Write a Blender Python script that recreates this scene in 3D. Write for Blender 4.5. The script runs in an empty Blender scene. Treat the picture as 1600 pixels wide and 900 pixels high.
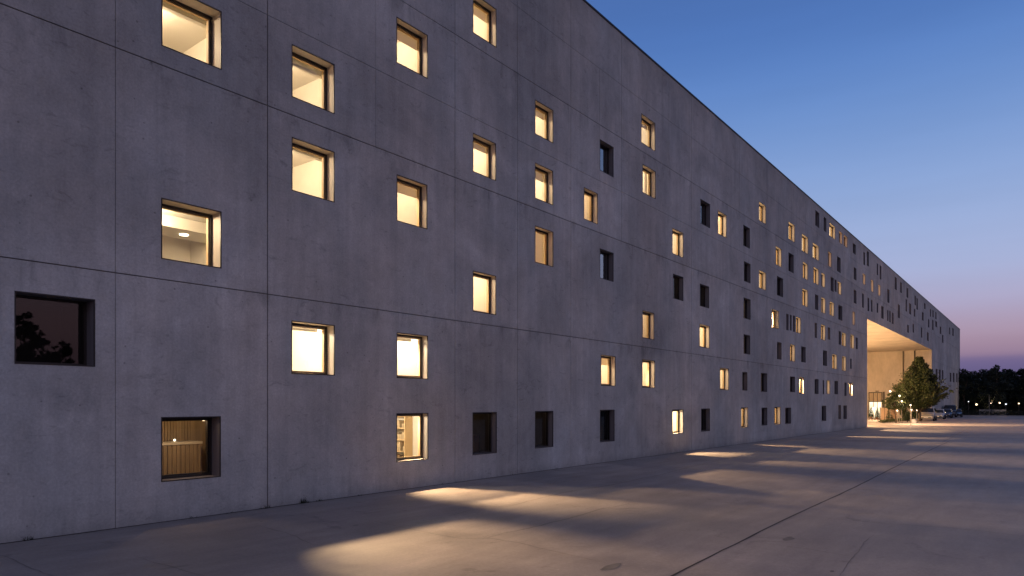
import bpy, bmesh, math, random
import numpy as np
from mathutils import Vector, Matrix, noise as mnoise

scene = bpy.context.scene
COL = scene.collection
R = math.radians
random.seed(7)

# ------------------------------------------------------------------ camera
F = 1066.7                 # focal length in photo pixels (24 mm on 36 mm, 1600 px wide)
CH = 2.4                   # camera height
VX, HY = 1632.0, 630.0     # vanishing point of the facade in the photograph
TH = math.atan((VX - 800) / F)
ct, st = math.cos(TH), math.sin(TH)
D = CH * ct / ((850 - HY) / VX)        # distance of the facade from the camera
# world axes: X along the facade (away), Y towards the facade, Z up
cam_d = bpy.data.cameras.new("camera")
cam = bpy.data.objects.new("camera", cam_d)
COL.objects.link(cam)
cam.location = (0, 0, CH)
cam.rotation_euler = (R(90), 0, TH - R(90))
cam_d.lens = 24
cam_d.sensor_width = 36
cam_d.shift_y = (HY - 450) / 1600
cam_d.clip_start = 0.1
cam_d.clip_end = 6000
scene.camera = cam

# ------------------------------------------------------------------ world (dusk sky)
world = bpy.data.worlds.new("World")
scene.world = world
world.use_nodes = True
wn, wl = world.node_tree.nodes, world.node_tree.links
wn.clear()
w_out = wn.new('ShaderNodeOutputWorld')
w_bg = wn.new('ShaderNodeBackground')
w_tc = wn.new('ShaderNodeTexCoord')
w_sep = wn.new('ShaderNodeSeparateXYZ')
w_ramp = wn.new('ShaderNodeValToRGB')
wl.new(w_tc.outputs['Generated'], w_sep.inputs[0])
wl.new(w_sep.outputs['Z'], w_ramp.inputs[0])


def lin(r, g, b):
    f = lambda c: (c / 255 / 12.92) if c / 255 <= 0.04045 else ((c / 255 + 0.055) / 1.055) ** 2.4
    return (f(r), f(g), f(b), 1)


SKY = [(0.0, (88, 80, 118)), (0.035, (98, 90, 130)), (0.053, (108, 98, 140)), (0.060, (146, 122, 146)), (0.085, (166, 142, 162)),
       (0.12, (168, 160, 190)), (0.17, (164, 176, 212)), (0.26, (140, 165, 210)), (0.36, (104, 141, 200)),
       (0.46, (72, 113, 182)), (0.60, (66, 92, 146)), (1.0, (76, 78, 106))]
cr = w_ramp.color_ramp
cr.interpolation = 'B_SPLINE'
while len(cr.elements) < len(SKY):
    cr.elements.new(0.5)
for e, (p, c) in zip(cr.elements, SKY):
    e.position = p
    e.color = lin(*c)
# afterglow on the side of the sky behind the camera (away from the facade)
w_dot = wn.new('ShaderNodeVectorMath'); w_dot.operation = 'DOT_PRODUCT'
w_dot.inputs[1].default_value = Vector((-0.25, -0.95, 0.0)).normalized()
wl.new(w_tc.outputs['Generated'], w_dot.inputs[0])
w_mr = wn.new('ShaderNodeMapRange'); w_mr.interpolation_type = 'SMOOTHSTEP'
w_mr.inputs['From Min'].default_value = -0.05
w_mr.inputs['From Max'].default_value = 1.0
w_mr.inputs['To Max'].default_value = 1.0
wl.new(w_dot.outputs['Value'], w_mr.inputs[0])
w_glow = wn.new('ShaderNodeValToRGB')
cg = w_glow.color_ramp
GL = [(0.0, (118, 92, 114)), (0.10, (172, 136, 148)), (0.25, (166, 156, 178)), (0.55, (122, 132, 166)), (1.0, (76, 78, 106))]
while len(cg.elements) < len(GL):
    cg.elements.new(0.5)
for e, (p, c) in zip(cg.elements, GL):
    e.position = p
    e.color = lin(*c)
wl.new(w_sep.outputs['Z'], w_glow.inputs[0])
w_mix = wn.new('ShaderNodeMix'); w_mix.data_type = 'RGBA'
wl.new(w_mr.outputs[0], w_mix.inputs[0])
wl.new(w_ramp.outputs[0], w_mix.inputs[6])
wl.new(w_glow.outputs[0], w_mix.inputs[7])
# a little of the physical twilight sky
w_sky = wn.new('ShaderNodeTexSky')
w_sky.sky_type = 'NISHITA'
w_sky.sun_disc = False
w_sky.sun_elevation = R(-1.5)
w_sky.sun_rotation = R(200)
w_scl = wn.new('ShaderNodeVectorMath'); w_scl.operation = 'SCALE'
w_scl.inputs['Scale'].default_value = 0.02
wl.new(w_sky.outputs[0], w_scl.inputs[0])
# very soft cloud streaks low in the sky
w_map = wn.new('ShaderNodeMapping'); w_map.inputs['Scale'].default_value = (1.5, 1.5, 16)
w_noi = wn.new('ShaderNodeTexNoise'); w_noi.inputs['Scale'].default_value = 2.2; w_noi.inputs['Detail'].default_value = 3
wl.new(w_tc.outputs['Generated'], w_map.inputs[0]); wl.new(w_map.outputs[0], w_noi.inputs['Vector'])
w_nr = wn.new('ShaderNodeMapRange')
w_nr.inputs['From Min'].default_value = 0.3; w_nr.inputs['From Max'].default_value = 0.75
w_nr.inputs['To Min'].default_value = 1.02; w_nr.inputs['To Max'].default_value = 0.975
wl.new(w_noi.outputs['Fac'], w_nr.inputs[0])
w_add = wn.new('ShaderNodeVectorMath'); w_add.operation = 'ADD'
wl.new(w_mix.outputs[2], w_add.inputs[0]); wl.new(w_scl.outputs[0], w_add.inputs[1])
w_mul = wn.new('ShaderNodeVectorMath'); w_mul.operation = 'SCALE'
wl.new(w_add.outputs[0], w_mul.inputs[0]); wl.new(w_nr.outputs[0], w_mul.inputs['Scale'])
wl.new(w_mul.outputs[0], w_bg.inputs[0])
w_bg.inputs[1].default_value = 1.06
wl.new(w_bg.outputs[0], w_out.inputs[0])

vs = scene.view_settings
vs.view_transform = 'Standard'
vs.look = 'None'
vs.exposure = 0.0
vs.gamma = 1.0
vs.use_curve_mapping = False
scene.cycles.use_denoising = True
scene.cycles.max_bounces = 7
scene.cycles.diffuse_bounces = 4
scene.cycles.transparent_max_bounces = 12
scene.cycles.sample_clamp_indirect = 4.0
scene.cycles.sample_clamp_direct = 0.0
scene.cycles.caustics_reflective = False
scene.cycles.caustics_refractive = False

WARM = (1.0, 0.70, 0.40)


# ------------------------------------------------------------------ helpers
def px_depth(y):
    """depth of the ground point seen on photo row y"""
    return F * CH / (y - HY)


def ground_at(x, y):
    z = px_depth(y)
    X = (x - 800) / F * z
    return Vector((z * ct + X * st, z * st - X * ct, 0))


def wall_at(x, y):
    """facade point seen at photo pixel x, y -> (along, height)"""
    u = VX - x
    z = F * D / (u * ct)
    return (z - D * st) / ct, CH + (HY - y) * z / F


def seen_at(x, y, a=None, l=None):
    """point on plane X=a or Y=l seen at photo pixel"""
    X = (x - 800) / F
    d = Vector((ct + X * st, st - X * ct, (HY - y) / F))
    t = a / d.x if a is not None else l / d.y
    return Vector((0, 0, CH)) + d * t


class MB:
    def __init__(s):
        s.v, s.f, s.m = [], [], []

    def quad(s, a, b, c, d, m=0):
        i = len(s.v)
        s.v += [tuple(a), tuple(b), tuple(c), tuple(d)]
        s.f.append((i, i + 1, i + 2, i + 3)); s.m.append(m)

    def box(s, x0, x1, y0, y1, z0, z1, m=0, flip=False):
        i = len(s.v)
        s.v += [(x0, y0, z0), (x1, y0, z0), (x1, y1, z0), (x0, y1, z0), (x0, y0, z1), (x1, y0, z1), (x1, y1, z1), (x0, y1, z1)]
        for f in ((0, 3, 2, 1), (4, 5, 6, 7), (0, 1, 5, 4), (1, 2, 6, 5), (2, 3, 7, 6), (3, 0, 4, 7)):
            f = tuple(i + k for k in f)
            s.f.append(f[::-1] if flip else f); s.m.append(m)

    def tube(s, pts, radii, n=8, m=0, cap=True):
        base = len(s.v)
        pts = [Vector(p) for p in pts]
        for k, p in enumerate(pts):
            d = (pts[min(k + 1, len(pts) - 1)] - pts[max(k - 1, 0)]).normalized()
            up = Vector((0, 0, 1)) if abs(d.z) < 0.9 else Vector((1, 0, 0))
            e1 = d.cross(up).normalized(); e2 = d.cross(e1)
            for j in range(n):
                t = 2 * math.pi * j / n
                s.v.append(tuple(p + (e1 * math.cos(t) + e2 * math.sin(t)) * radii[k]))
        for k in range(len(pts) - 1):
            for j in range(n):
                a = base + k * n + j; b = base + k * n + (j + 1) % n
                s.f.append((a, a + n, b + n, b)); s.m.append(m)
        if cap:
            s.f.append(tuple(base + j for j in range(n))); s.m.append(m)
            e = base + (len(pts) - 1) * n
            s.f.append(tuple(e + n - 1 - j for j in range(n))); s.m.append(m)

    def ball(s, c, r, m=0, nu=12, nv=8, sz=1.0):
        base = len(s.v)
        for i in range(nv + 1):
            ph = math.pi * i / nv
            for j in range(nu):
                t = 2 * math.pi * j / nu
                s.v.append((c[0] + r * math.sin(ph) * math.cos(t), c[1] + r * math.sin(ph) * math.sin(t), c[2] + r * sz * math.cos(ph)))
        for i in range(nv):
            for j in range(nu):
                a = base + i * nu + j; b = base + i * nu + (j + 1) % nu
                s.f.append((a, a + nu, b + nu, b)); s.m.append(m)

    def build(s, name, mats, parent=None, smooth=False, local=False):
        me = bpy.data.meshes.new(name)
        off = Vector((0, 0, 0))
        if parent is not None and not local:
            off = world_loc(parent)
        me.from_pydata([(x - off.x, y - off.y, z - off.z) for x, y, z in s.v], [], s.f)
        if not isinstance(mats, (list, tuple)):
            mats = [mats]
        for m in mats:
            me.materials.append(m)
        me.polygons.foreach_set('material_index', s.m)
        if smooth:
            me.polygons.foreach_set('use_smooth', [True] * len(s.f))
        me.update()
        o = bpy.data.objects.new(name, me)
        COL.objects.link(o)
        if parent is not None:
            o.parent = parent
        return o


def world_loc(o):
    p = Vector((0, 0, 0))
    while o is not None:
        p += o.location
        o = o.parent
    return p


def tag(o, label=None, cat=None, group=None, kind=None):
    if label: o['label'] = label
    if cat: o['category'] = cat
    if group: o['group'] = group
    if kind: o['kind'] = kind
    return o


def empty(name, loc, rz=0):
    o = bpy.data.objects.new(name, None)
    COL.objects.link(o)
    o.location = loc
    o.rotation_euler = (0, 0, rz)
    o.empty_display_size = 0.3
    return o


def copy_tree(o, parent=None):
    c = o.copy(); COL.objects.link(c); c.parent = parent
    for ch in list(o.children):
        copy_tree(ch, c)
    return c


def point_lamp(loc, power, color=WARM, radius=0.06, parent=None, name='room_light'):
    d = bpy.data.lights.new(name, 'POINT')
    d.energy = power; d.color = color; d.shadow_soft_size = radius
    o = bpy.data.objects.new(name, d); COL.objects.link(o)
    if parent is not None:
        o.parent = parent; o.location = Vector(loc) - world_loc(parent)
    else:
        o.location = loc
    return o


def spot_lamp(loc, target, power, angle, blend=0.6, color=WARM, radius=0.06, parent=None, name='added_pool_spot'):
    d = bpy.data.lights.new(name, 'SPOT')
    d.energy = power; d.color = color; d.shadow_soft_size = radius
    d.spot_size = angle; d.spot_blend = blend
    o = bpy.data.objects.new(name, d); COL.objects.link(o)
    o.rotation_euler = (Vector(target) - Vector(loc)).to_track_quat('-Z', 'Y').to_euler()
    if parent is not None:
        o.parent = parent; o.location = Vector(loc) - world_loc(parent)
    else:
        o.location = loc
    return o


# ------------------------------------------------------------------ materials
def mat(name, color, rough=0.8, metal=0.0, spec=0.3):
    m = bpy.data.materials.new(name); m.use_nodes = True
    b = m.node_tree.nodes['Principled BSDF']
    b.inputs['Base Color'].default_value = (*color, 1)
    b.inputs['Roughness'].default_value = rough
    b.inputs['Metallic'].default_value = metal
    b.inputs['Specular IOR Level'].default_value = spec
    return m


class NT:
    """small helper to write node graphs"""
    def __init__(s, m):
        s.m = m; s.n = m.node_tree.nodes; s.l = m.node_tree.links
        s.bsdf = s.n['Principled BSDF']
        s.tc = s.n.new('ShaderNodeTexCoord')

    def vec(s, scale, out='Object', rot=(0, 0, 0), loc=(0, 0, 0)):
        p = s.n.new('ShaderNodeMapping')
        p.inputs['Scale'].default_value = scale
        p.inputs['Rotation'].default_value = rot
        p.inputs['Location'].default_value = loc
        s.l.new(s.tc.outputs[out], p.inputs[0])
        return p.outputs[0]

    def noise(s, vec, scale, detail=4, rough=0.55, dist=0.0):
        t = s.n.new('ShaderNodeTexNoise')
        t.inputs['Scale'].default_value = scale
        t.inputs['Detail'].default_value = detail
        t.inputs['Roughness'].default_value = rough
        t.inputs['Distortion'].default_value = dist
        s.l.new(vec, t.inputs['Vector'])
        return t.outputs['Fac']

    def rng(s, v, a, b, c, d, smooth=False):
        t = s.n.new('ShaderNodeMapRange')
        if smooth: t.interpolation_type = 'SMOOTHSTEP'
        for i, x in zip((1, 2, 3, 4), (a, b, c, d)):
            t.inputs[i].default_value = x
        s.l.new(v, t.inputs[0])
        return t.outputs[0]

    def math(s, op, a, b=None, c=None):
        t = s.n.new('ShaderNodeMath'); t.operation = op
        for i, x in enumerate((a, b, c)):
            if x is None: continue
            if isinstance(x, (int, float)): t.inputs[i].default_value = x
            else: s.l.new(x, t.inputs[i])
        return t.outputs[0]

    def mix(s, f, a, b, mode='MIX'):
        t = s.n.new('ShaderNodeMix'); t.data_type = 'RGBA'; t.blend_type = mode
        for i, x in ((0, f), (6, a), (7, b)):
            if isinstance(x, (int, float)): t.inputs[i].default_value = x
            elif isinstance(x, tuple): t.inputs[i].default_value = (*x[:3], 1)
            else: s.l.new(x, t.inputs[i])
        return t.outputs[2]

    def scale_col(s, color, f):
        t = s.n.new('ShaderNodeVectorMath'); t.operation = 'SCALE'
        if isinstance(color, tuple): t.inputs[0].default_value = color[:3]
        else: s.l.new(color, t.inputs[0])
        s.l.new(f, t.inputs['Scale'])
        return t.outputs[0]

    def bump(s, h, strength, dist=0.02, prev=None):
        t = s.n.new('ShaderNodeBump')
        t.inputs['Strength'].default_value = strength
        t.inputs['Distance'].default_value = dist
        s.l.new(h, t.inputs['Height'])
        if prev is not None: s.l.new(prev, t.inputs['Normal'])
        return t.outputs[0]


def concrete_wall():
    m = mat('facade_concrete', (0.4, 0.37, 0.34), 0.82, spec=0.25)
    k = NT(m)
    big = k.noise(k.vec((1, 1, 1)), 0.13, 3, 0.5)
    mid = k.noise(k.vec((1, 1, 0.8), loc=(5, 2, 9)), 0.55, 6, 0.65, 0.6)
    strk = k.noise(k.vec((1, 1, 0.07)), 2.6, 5, 0.62)
    strk2 = k.noise(k.vec((1, 1, 0.035), loc=(3, 7, 1)), 9.0, 4, 0.6)
    fine = k.noise(k.vec((1, 1, 1)), 22, 6, 0.7)
    grain = k.noise(k.vec((1, 1, 1)), 130, 2, 0.7)
    # tone of each pour
    sep = k.n.new('ShaderNodeSeparateXYZ'); k.l.new(k.tc.outputs['Object'], sep.inputs[0])
    fx = k.math('FLOOR', k.math('DIVIDE', k.math('SUBTRACT', sep.outputs['X'], 2.4), 3.24))
    fz = k.math('FLOOR', k.math('DIVIDE', k.math('SUBTRACT', sep.outputs['Z'], 0.55), 4.33))
    cmb = k.n.new('ShaderNodeCombineXYZ'); k.l.new(fx, cmb.inputs[0]); k.l.new(fz, cmb.inputs[2])
    wn_ = k.n.new('ShaderNodeTexWhiteNoise'); wn_.noise_dimensions = '3D'; k.l.new(cmb.outputs[0], wn_.inputs['Vector'])
    v = k.rng(big, 0.3, 0.7, 0.84, 1.14)
    v = k.math('MULTIPLY', v, k.rng(mid, 0.25, 0.75, 0.80, 1.18))
    v = k.math('MULTIPLY', v, k.rng(strk, 0.3, 0.7, 0.89, 1.09))
    v = k.math('MULTIPLY', v, k.rng(strk2, 0.3, 0.7, 0.965, 1.03))
    cl = k.noise(k.vec((1, 1, 1), loc=(20, 5, 3)), 0.33, 5, 0.6, 1.0)
    v = k.math('MULTIPLY', v, k.rng(cl, 0.3, 0.7, 0.84, 1.13))
    v = k.math('MULTIPLY', v, k.rng(fine, 0.3, 0.7, 0.84, 1.13))
    med = k.noise(k.vec((1, 1, .8), loc=(3, 3, 3)), 4.5, 6, 0.7, 0.6)
    v = k.math('MULTIPLY', v, k.rng(med, 0.3, 0.7, 0.92, 1.07))
    v = k.math('MULTIPLY', v, k.rng(grain, 0.3, 0.7, 0.88, 1.12))
    v = k.math('MULTIPLY', v, k.rng(wn_.outputs['Value'], 0, 1, 0.94, 1.05))
    # blotchy scuffs and small stains
    sc = k.noise(k.vec((1.1, 1, 2.6), loc=(8, 1, 2)), 1.7, 7, 0.72, 1.2)
    v = k.math('MULTIPLY', v, k.rng(sc, 0.56, 0.70, 1.0, 0.74, True))
    lt = k.noise(k.vec((1.4, 1, 1.0), loc=(1, 4, 31)), 1.1, 7, 0.7, 0.8)
    v = k.math('MULTIPLY', v, k.rng(lt, 0.58, 0.76, 1.0, 1.16, True))
    # bug holes
    vo = k.n.new('ShaderNodeTexVoronoi'); vo.inputs['Scale'].default_value = 2.6
    k.l.new(k.vec((1, 1, 1)), vo.inputs['Vector'])
    v = k.math('MULTIPLY', v, k.rng(vo.outputs['Distance'], 0.035, 0.07, 0.62, 1.0, True))
    # dirt splashed along the foot of the wall, rain marks below the coping
    dn = k.noise(k.vec((1.6, 1, 0.5)), 1.9, 5, 0.65)
    foot = k.math('ADD', sep.outputs['Z'], k.rng(dn, 0.3, 0.7, -0.18, 0.18))
    v = k.math('MULTIPLY', v, k.rng(foot, 0.0, 0.35, 0.82, 1.0, True))
    topm = k.math('ADD', sep.outputs['Z'], k.rng(strk, 0.3, 0.7, -1.1, 0.7))
    v = k.math('MULTIPLY', v, k.rng(topm, 16.6, 18.2, 1.0, 0.84, True))
    # brown seepage under the long pour joints
    for zj_ in (4.9, 9.22, 13.55):
        dz = k.math('SUBTRACT', zj_, sep.outputs['Z'])
        band = k.math('MULTIPLY', k.rng(dz, -0.12, 0.03, 0, 1, True), k.rng(dz, 0.05, 0.75, 1, 0, True))
        msk = k.rng(k.noise(k.vec((1, 1, .35), loc=(zj_, 3, 0)), 1.6, 6, 0.68, 0.7), 0.48, 0.66, 0, 0.27, True)
        v = k.math('MULTIPLY', v, k.math('SUBTRACT', 1.0, k.math('MULTIPLY', band, msk)))
    hue = k.noise(k.vec((1, 1, 0.6), loc=(13, 0, 5)), 0.33, 4, 0.6)
    c = k.mix(k.rng(hue, 0.35, 0.65, 0, 1), (0.455, 0.462, 0.450), (0.51, 0.482, 0.445))
    col = k.scale_col(c, v)
    k.l.new(col, k.bsdf.inputs['Base Color'])
    k.l.new(k.rng(mid, 0.3, 0.7, 0.72, 0.92), k.bsdf.inputs['Roughness'])
    nb = k.bump(fine, 0.35, 0.01)
    nb = k.bump(strk2, 0.25, 0.012, nb)
    nb = k.bump(mid, 0.3, 0.03, nb)
    k.l.new(nb, k.bsdf.inputs['Normal'])
    return m


def concrete_ground():
    m = mat('plaza_concrete', (0.35, 0.32, 0.3), 0.7, spec=0.35)
    k = NT(m)
    big = k.noise(k.vec((1, 0.6, 1)), 0.16, 4, 0.55, 0.5)
    mid = k.noise(k.vec((1, 1, 1), loc=(4, 9, 0)), 0.8, 6, 0.65, 0.8)
    swp = k.noise(k.vec((0.25, 1.6, 1), rot=(0, 0, 0.35)), 1.3, 5, 0.6)
    fine = k.noise(k.vec((1, 1, 1)), 16, 6, 0.72)
    grain = k.noise(k.vec((1, 1, 1)), 110, 3, 0.75)
    v = k.rng(big, 0.3, 0.7, 0.80, 1.16)
    v = k.math('MULTIPLY', v, k.rng(mid, 0.25, 0.75, 0.78, 1.18))
    v = k.math('MULTIPLY', v, k.rng(swp, 0.3, 0.7, 0.88, 1.10))
    v = k.math('MULTIPLY', v, k.rng(fine, 0.3, 0.7, 0.88, 1.10))
    v = k.math('MULTIPLY', v, k.rng(grain, 0.3, 0.7, 0.78, 1.22))
    st_ = k.noise(k.vec((1, 1, 1), loc=(2, 2, 4)), 0.9, 6, 0.7, 1.5)
    v = k.math('MULTIPLY', v, k.rng(st_, 0.58, 0.70, 1.0, 0.76, True))
    vo = k.n.new('ShaderNodeTexVoronoi'); vo.inputs['Scale'].default_value = 3.0
    k.l.new(k.vec((1, 1, 0)), vo.inputs['Vector'])
    v = k.math('MULTIPLY', v, k.rng(vo.outputs['Distance'], 0.02, 0.05, 1.5, 1.0, True))
    c = k.mix(k.rng(big, 0.35, 0.65, 0, 1), (0.335, 0.290, 0.262), (0.385, 0.322, 0.275))
    k.l.new(k.scale_col(c, v), k.bsdf.inputs['Base Color'])
    k.l.new(k.rng(mid, 0.3, 0.7, 0.55, 0.8), k.bsdf.inputs['Roughness'])
    nb = k.bump(fine, 0.4, 0.012)
    nb = k.bump(grain, 0.4, 0.004, nb)
    nb = k.bump(big, 0.25, 0.06, nb)
    k.l.new(nb, k.bsdf.inputs['Normal'])
    return m


def noisy(name, color, scale, amt, rough=0.8, stretch=(1, 1, 1), spec=0.3, bump=0.2, metal=0.0, detail=4):
    m = mat(name, color, rough, metal, spec)
    k = NT(m)
    n = k.noise(k.vec(stretch), scale, detail, 0.6)
    k.l.new(k.scale_col(tuple(color), k.rng(n, 0.3, 0.7, 1 - amt, 1 + amt)), k.bsdf.inputs['Base Color'])
    if bump:
        k.l.new(k.bump(n, bump, 0.02), k.bsdf.inputs['Normal'])
    return m


def leaf_mat(name, c1, c2, scale=1.2):
    m = mat(name, c1, 0.6, spec=0.25)
    k = NT(m)
    geo = k.n.new('ShaderNodeNewGeometry')
    n = k.noise(k.vec((1, 1, 1)), scale, 4, 0.6)
    f = k.math('ADD', k.math('MULTIPLY', geo.outputs['Random Per Island'], 0.6), k.math('MULTIPLY', n, 0.6))
    k.l.new(k.mix(f, c1, c2), k.bsdf.inputs['Base Color'])
    return m


def emis(name, color, strength, noise_amt=0.0):
    m = bpy.data.materials.new(name); m.use_nodes = True
    n, l = m.node_tree.nodes, m.node_tree.links
    n.clear()
    o = n.new('ShaderNodeOutputMaterial'); e = n.new('ShaderNodeEmission')
    e.inputs[0].default_value = (*color, 1); e.inputs[1].default_value = strength
    if noise_amt:
        tc = n.new('ShaderNodeTexCoord'); t = n.new('ShaderNodeTexNoise'); t.inputs['Scale'].default_value = 1.1
        mp = n.new('ShaderNodeMapping'); mp.inputs['Scale'].default_value = (1.0, 1.0, 0.6)
        l.new(tc.outputs['Object'], mp.inputs[0]); l.new(mp.outputs[0], t.inputs['Vector'])
        r = n.new('ShaderNodeMapRange')
        r.inputs[1].default_value = 0.3; r.inputs[2].default_value = 0.7
        r.inputs[3].default_value = strength * (1 - noise_amt); r.inputs[4].default_value = strength * (1 + noise_amt)
        l.new(t.outputs['Fac'], r.inputs[0]); l.new(r.outputs[0], e.inputs[1])
    l.new(e.outputs[0], o.inputs[0])
    return m


def glass_mat():
    m = bpy.data.materials.new('window_glass'); m.use_nodes = True
    n, l = m.node_tree.nodes, m.node_tree.links
    n.clear()
    o = n.new('ShaderNodeOutputMaterial')
    tr = n.new('ShaderNodeBsdfTransparent'); tr.inputs[0].default_value = (0.93, 0.94, 0.93, 1)
    gl = n.new('ShaderNodeBsdfGlossy'); gl.inputs['Roughness'].default_value = 0.015
    fr = n.new('ShaderNodeFresnel'); fr.inputs[0].default_value = 1.62
    mu = n.new('ShaderNodeMath'); mu.operation = 'MULTIPLY'; mu.inputs[1].default_value = 1.1; mu.use_clamp = True
    l.new(fr.outputs[0], mu.inputs[0])
    mx = n.new('ShaderNodeMixShader')
    l.new(mu.outputs[0], mx.inputs[0]); l.new(tr.outputs[0], mx.inputs[1]); l.new(gl.outputs[0], mx.inputs[2])
    l.new(mx.outputs[0], o.inputs[0])
    return m


def cloth_mat():
    m = bpy.data.materials.new('blind_cloth'); m.use_nodes = True
    n, l = m.node_tree.nodes, m.node_tree.links; n.clear()
    o = n.new('ShaderNodeOutputMaterial'); a = n.new('ShaderNodeBsdfDiffuse'); b = n.new('ShaderNodeBsdfTranslucent'); x = n.new('ShaderNodeMixShader')
    a.inputs[0].default_value = (.8, .74, .62, 1); b.inputs[0].default_value = (.85, .76, .60, 1); x.inputs[0].default_value = .5
    l.new(a.outputs[0], x.inputs[1]); l.new(b.outputs[0], x.inputs[2]); l.new(x.outputs[0], o.inputs[0])
    return m


def passage_mat():
    m = mat('passage_concrete', (0.52, 0.46, 0.38), 0.85)
    k = NT(m)
    n1 = k.noise(k.vec((1, 1, .5)), .45, 6, .65, .5); n2 = k.noise(k.vec((1, 1, .3)), 5, 5, .65)
    sep = k.n.new('ShaderNodeSeparateXYZ'); k.l.new(k.tc.outputs['Object'], sep.inputs[0])
    v = k.math('MULTIPLY', k.rng(n1, .3, .7, .80, 1.13), k.rng(n2, .3, .7, .93, 1.06))
    k.l.new(k.scale_col((0.52, 0.44, 0.345), v), k.bsdf.inputs['Base Color'])
    return m


def coated_glass():
    m = glass_mat(); m.name = 'coated_glass'
    for n in m.node_tree.nodes:
        if n.type == 'MATH': n.operation = 'MULTIPLY_ADD'; n.inputs[1].default_value = .6; n.inputs[2].default_value = .38
    return m


M = {
    'coated': coated_glass(),
    'cloth': cloth_mat(),
    'wall': concrete_wall(),
    'plaza': concrete_ground(),
    'sealant': mat('joint_sealant', (0.16, 0.15, 0.14), 0.9),
    'crack': noisy('crack_filler', (0.05, 0.042, 0.038), 8, 0.3, 0.8),
    'faint': noisy('hairline_crack', (0.20, 0.178, 0.16), 4, 0.4, 0.9),
    'reveal': noisy('lit_reveal_metal', (0.62, 0.54, 0.45), 6, 0.08, 0.55, (1, 1, 0.2)),  # lining of lit windows, room glow lightened into the colour
    'reveal_shaded': noisy('shaded_reveal_metal', (0.21, 0.19, 0.19), 6, 0.15, 0.55, (1, 1, 0.2)),  # same lining at dim and unlit windows, shade put into the colour
    'frame': mat('window_frame_bronze', (0.035, 0.028, 0.024), 0.45, spec=0.4),
    'inner': mat('inner_wood_frame', (0.62, 0.44, 0.25), 0.55),
    'glass': glass_mat(),
    'room': noisy('room_plaster', (0.74, 0.69, 0.60), 1.5, 0.05, 0.9, bump=0),
    'room_tan': noisy('room_timber_panel', (0.40, 0.31, 0.20), 7, 0.22, 0.7, (1, 1, 0.12)),
    'grey_blind': noisy('grey_blind', (0.10, 0.095, 0.095), 1.1, 0.45, 0.6, bump=0),
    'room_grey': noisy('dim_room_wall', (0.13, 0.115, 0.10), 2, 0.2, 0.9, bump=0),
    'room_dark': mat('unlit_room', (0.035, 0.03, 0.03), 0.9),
    'ceil': mat('room_ceiling', (0.62, 0.58, 0.50), 0.9),
    'lamp': emis('lamp_diffuser', (1, 0.86, 0.62), 6),
    'lit': emis('lit_blind', (1.0, 0.67, 0.35), 2.9, 0.25),
    'lit_amber': emis('lit_amber_blind', (1.0, 0.58, 0.29), 1.7, 0.25),
    'lit_dim': emis('dim_blind', (1.0, 0.58, 0.32), 0.22, 0.3),
    'coping': mat('roof_coping_metal', (0.05, 0.05, 0.055), 0.5, 0.6),
    'passage': passage_mat(),
    'pipe': mat('downpipe_metal', (0.06, 0.045, 0.035), 0.5),
    'white': mat('white_paint', (0.75, 0.73, 0.70), 0.5),
    'bark': noisy('bark', (0.10, 0.075, 0.055), 9, 0.4, 0.95, (1, 1, 0.2)),
    'leaf': leaf_mat('tree_leaves', (0.024, 0.034, 0.012), (0.075, 0.092, 0.032)),
    'leaf_dark': leaf_mat('dark_leaves', (0.018, 0.028, 0.014), (0.045, 0.065, 0.028)),
    'leaf_far': leaf_mat('far_leaves', (0.012, 0.018, 0.014), (0.035, 0.045, 0.032), 0.4),
    'grass': noisy('dark_grass', (0.035, 0.042, 0.022), 3, 0.4, 0.95),
    'hill': noisy('wooded_hill', (0.03, 0.036, 0.034), 0.05, 0.35, 1.0),
    'fence': noisy('fence_timber', (0.30, 0.19, 0.12), 5, 0.25, 0.8, (1, 1, 0.2)),
    'globe': emis('lamp_globe', (1.0, 0.80, 0.55), 7),
    'globe_cool': emis('cool_lamp_globe', (0.86, 0.93, 1.0), 2.2),
    'globe_warm': emis('warm_lamp_globe', (1.0, 0.72, 0.42), 4.5),
    'lamp_post': mat('pale_lamp_post', (0.30, 0.26, 0.22), 0.6),
    'post': mat('lamp_post_paint', (0.03, 0.03, 0.032), 0.5),
    'kerb': noisy('kerb_stone', (0.30, 0.29, 0.28), 6, 0.15, 0.8),
    'entry': emis('entrance_lobby_glow', (1.0, 0.80, 0.52), 1.7, 0.25),
    'planter': noisy('terracotta', (0.32, 0.15, 0.09), 5, 0.2, 0.8),
}

# ------------------------------------------------------------------ ground
g = MB(); g.quad((-2500, -3000, -0.004), (3500, -3000, -0.004), (3500, 3000, -0.004), (-2500, 3000, -0.004))
ground = g.build('ground', M['grass']); tag(ground, 'dark grass and open land beyond the paving', 'ground', kind='structure')

PX0, PX1, PY0 = -45, 158, -34
g = MB(); g.quad((PX0, PY0, 0), (PX1, PY0, 0), (PX1, 40, 0), (PX0, 40, 0))
plaza = g.build('pavement', M['plaza']); tag(plaza, 'bare concrete forecourt with long joints and warm window light', 'pavement', kind='structure')
g = MB(); g.box(PX1, PX1 + 0.3, PY0, 40, -0.02, 0.12)
kb = g.build('kerb', M['kerb']); tag(kb, 'low pale kerb closing the far end of the forecourt', 'kerb', kind='structure')


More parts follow.
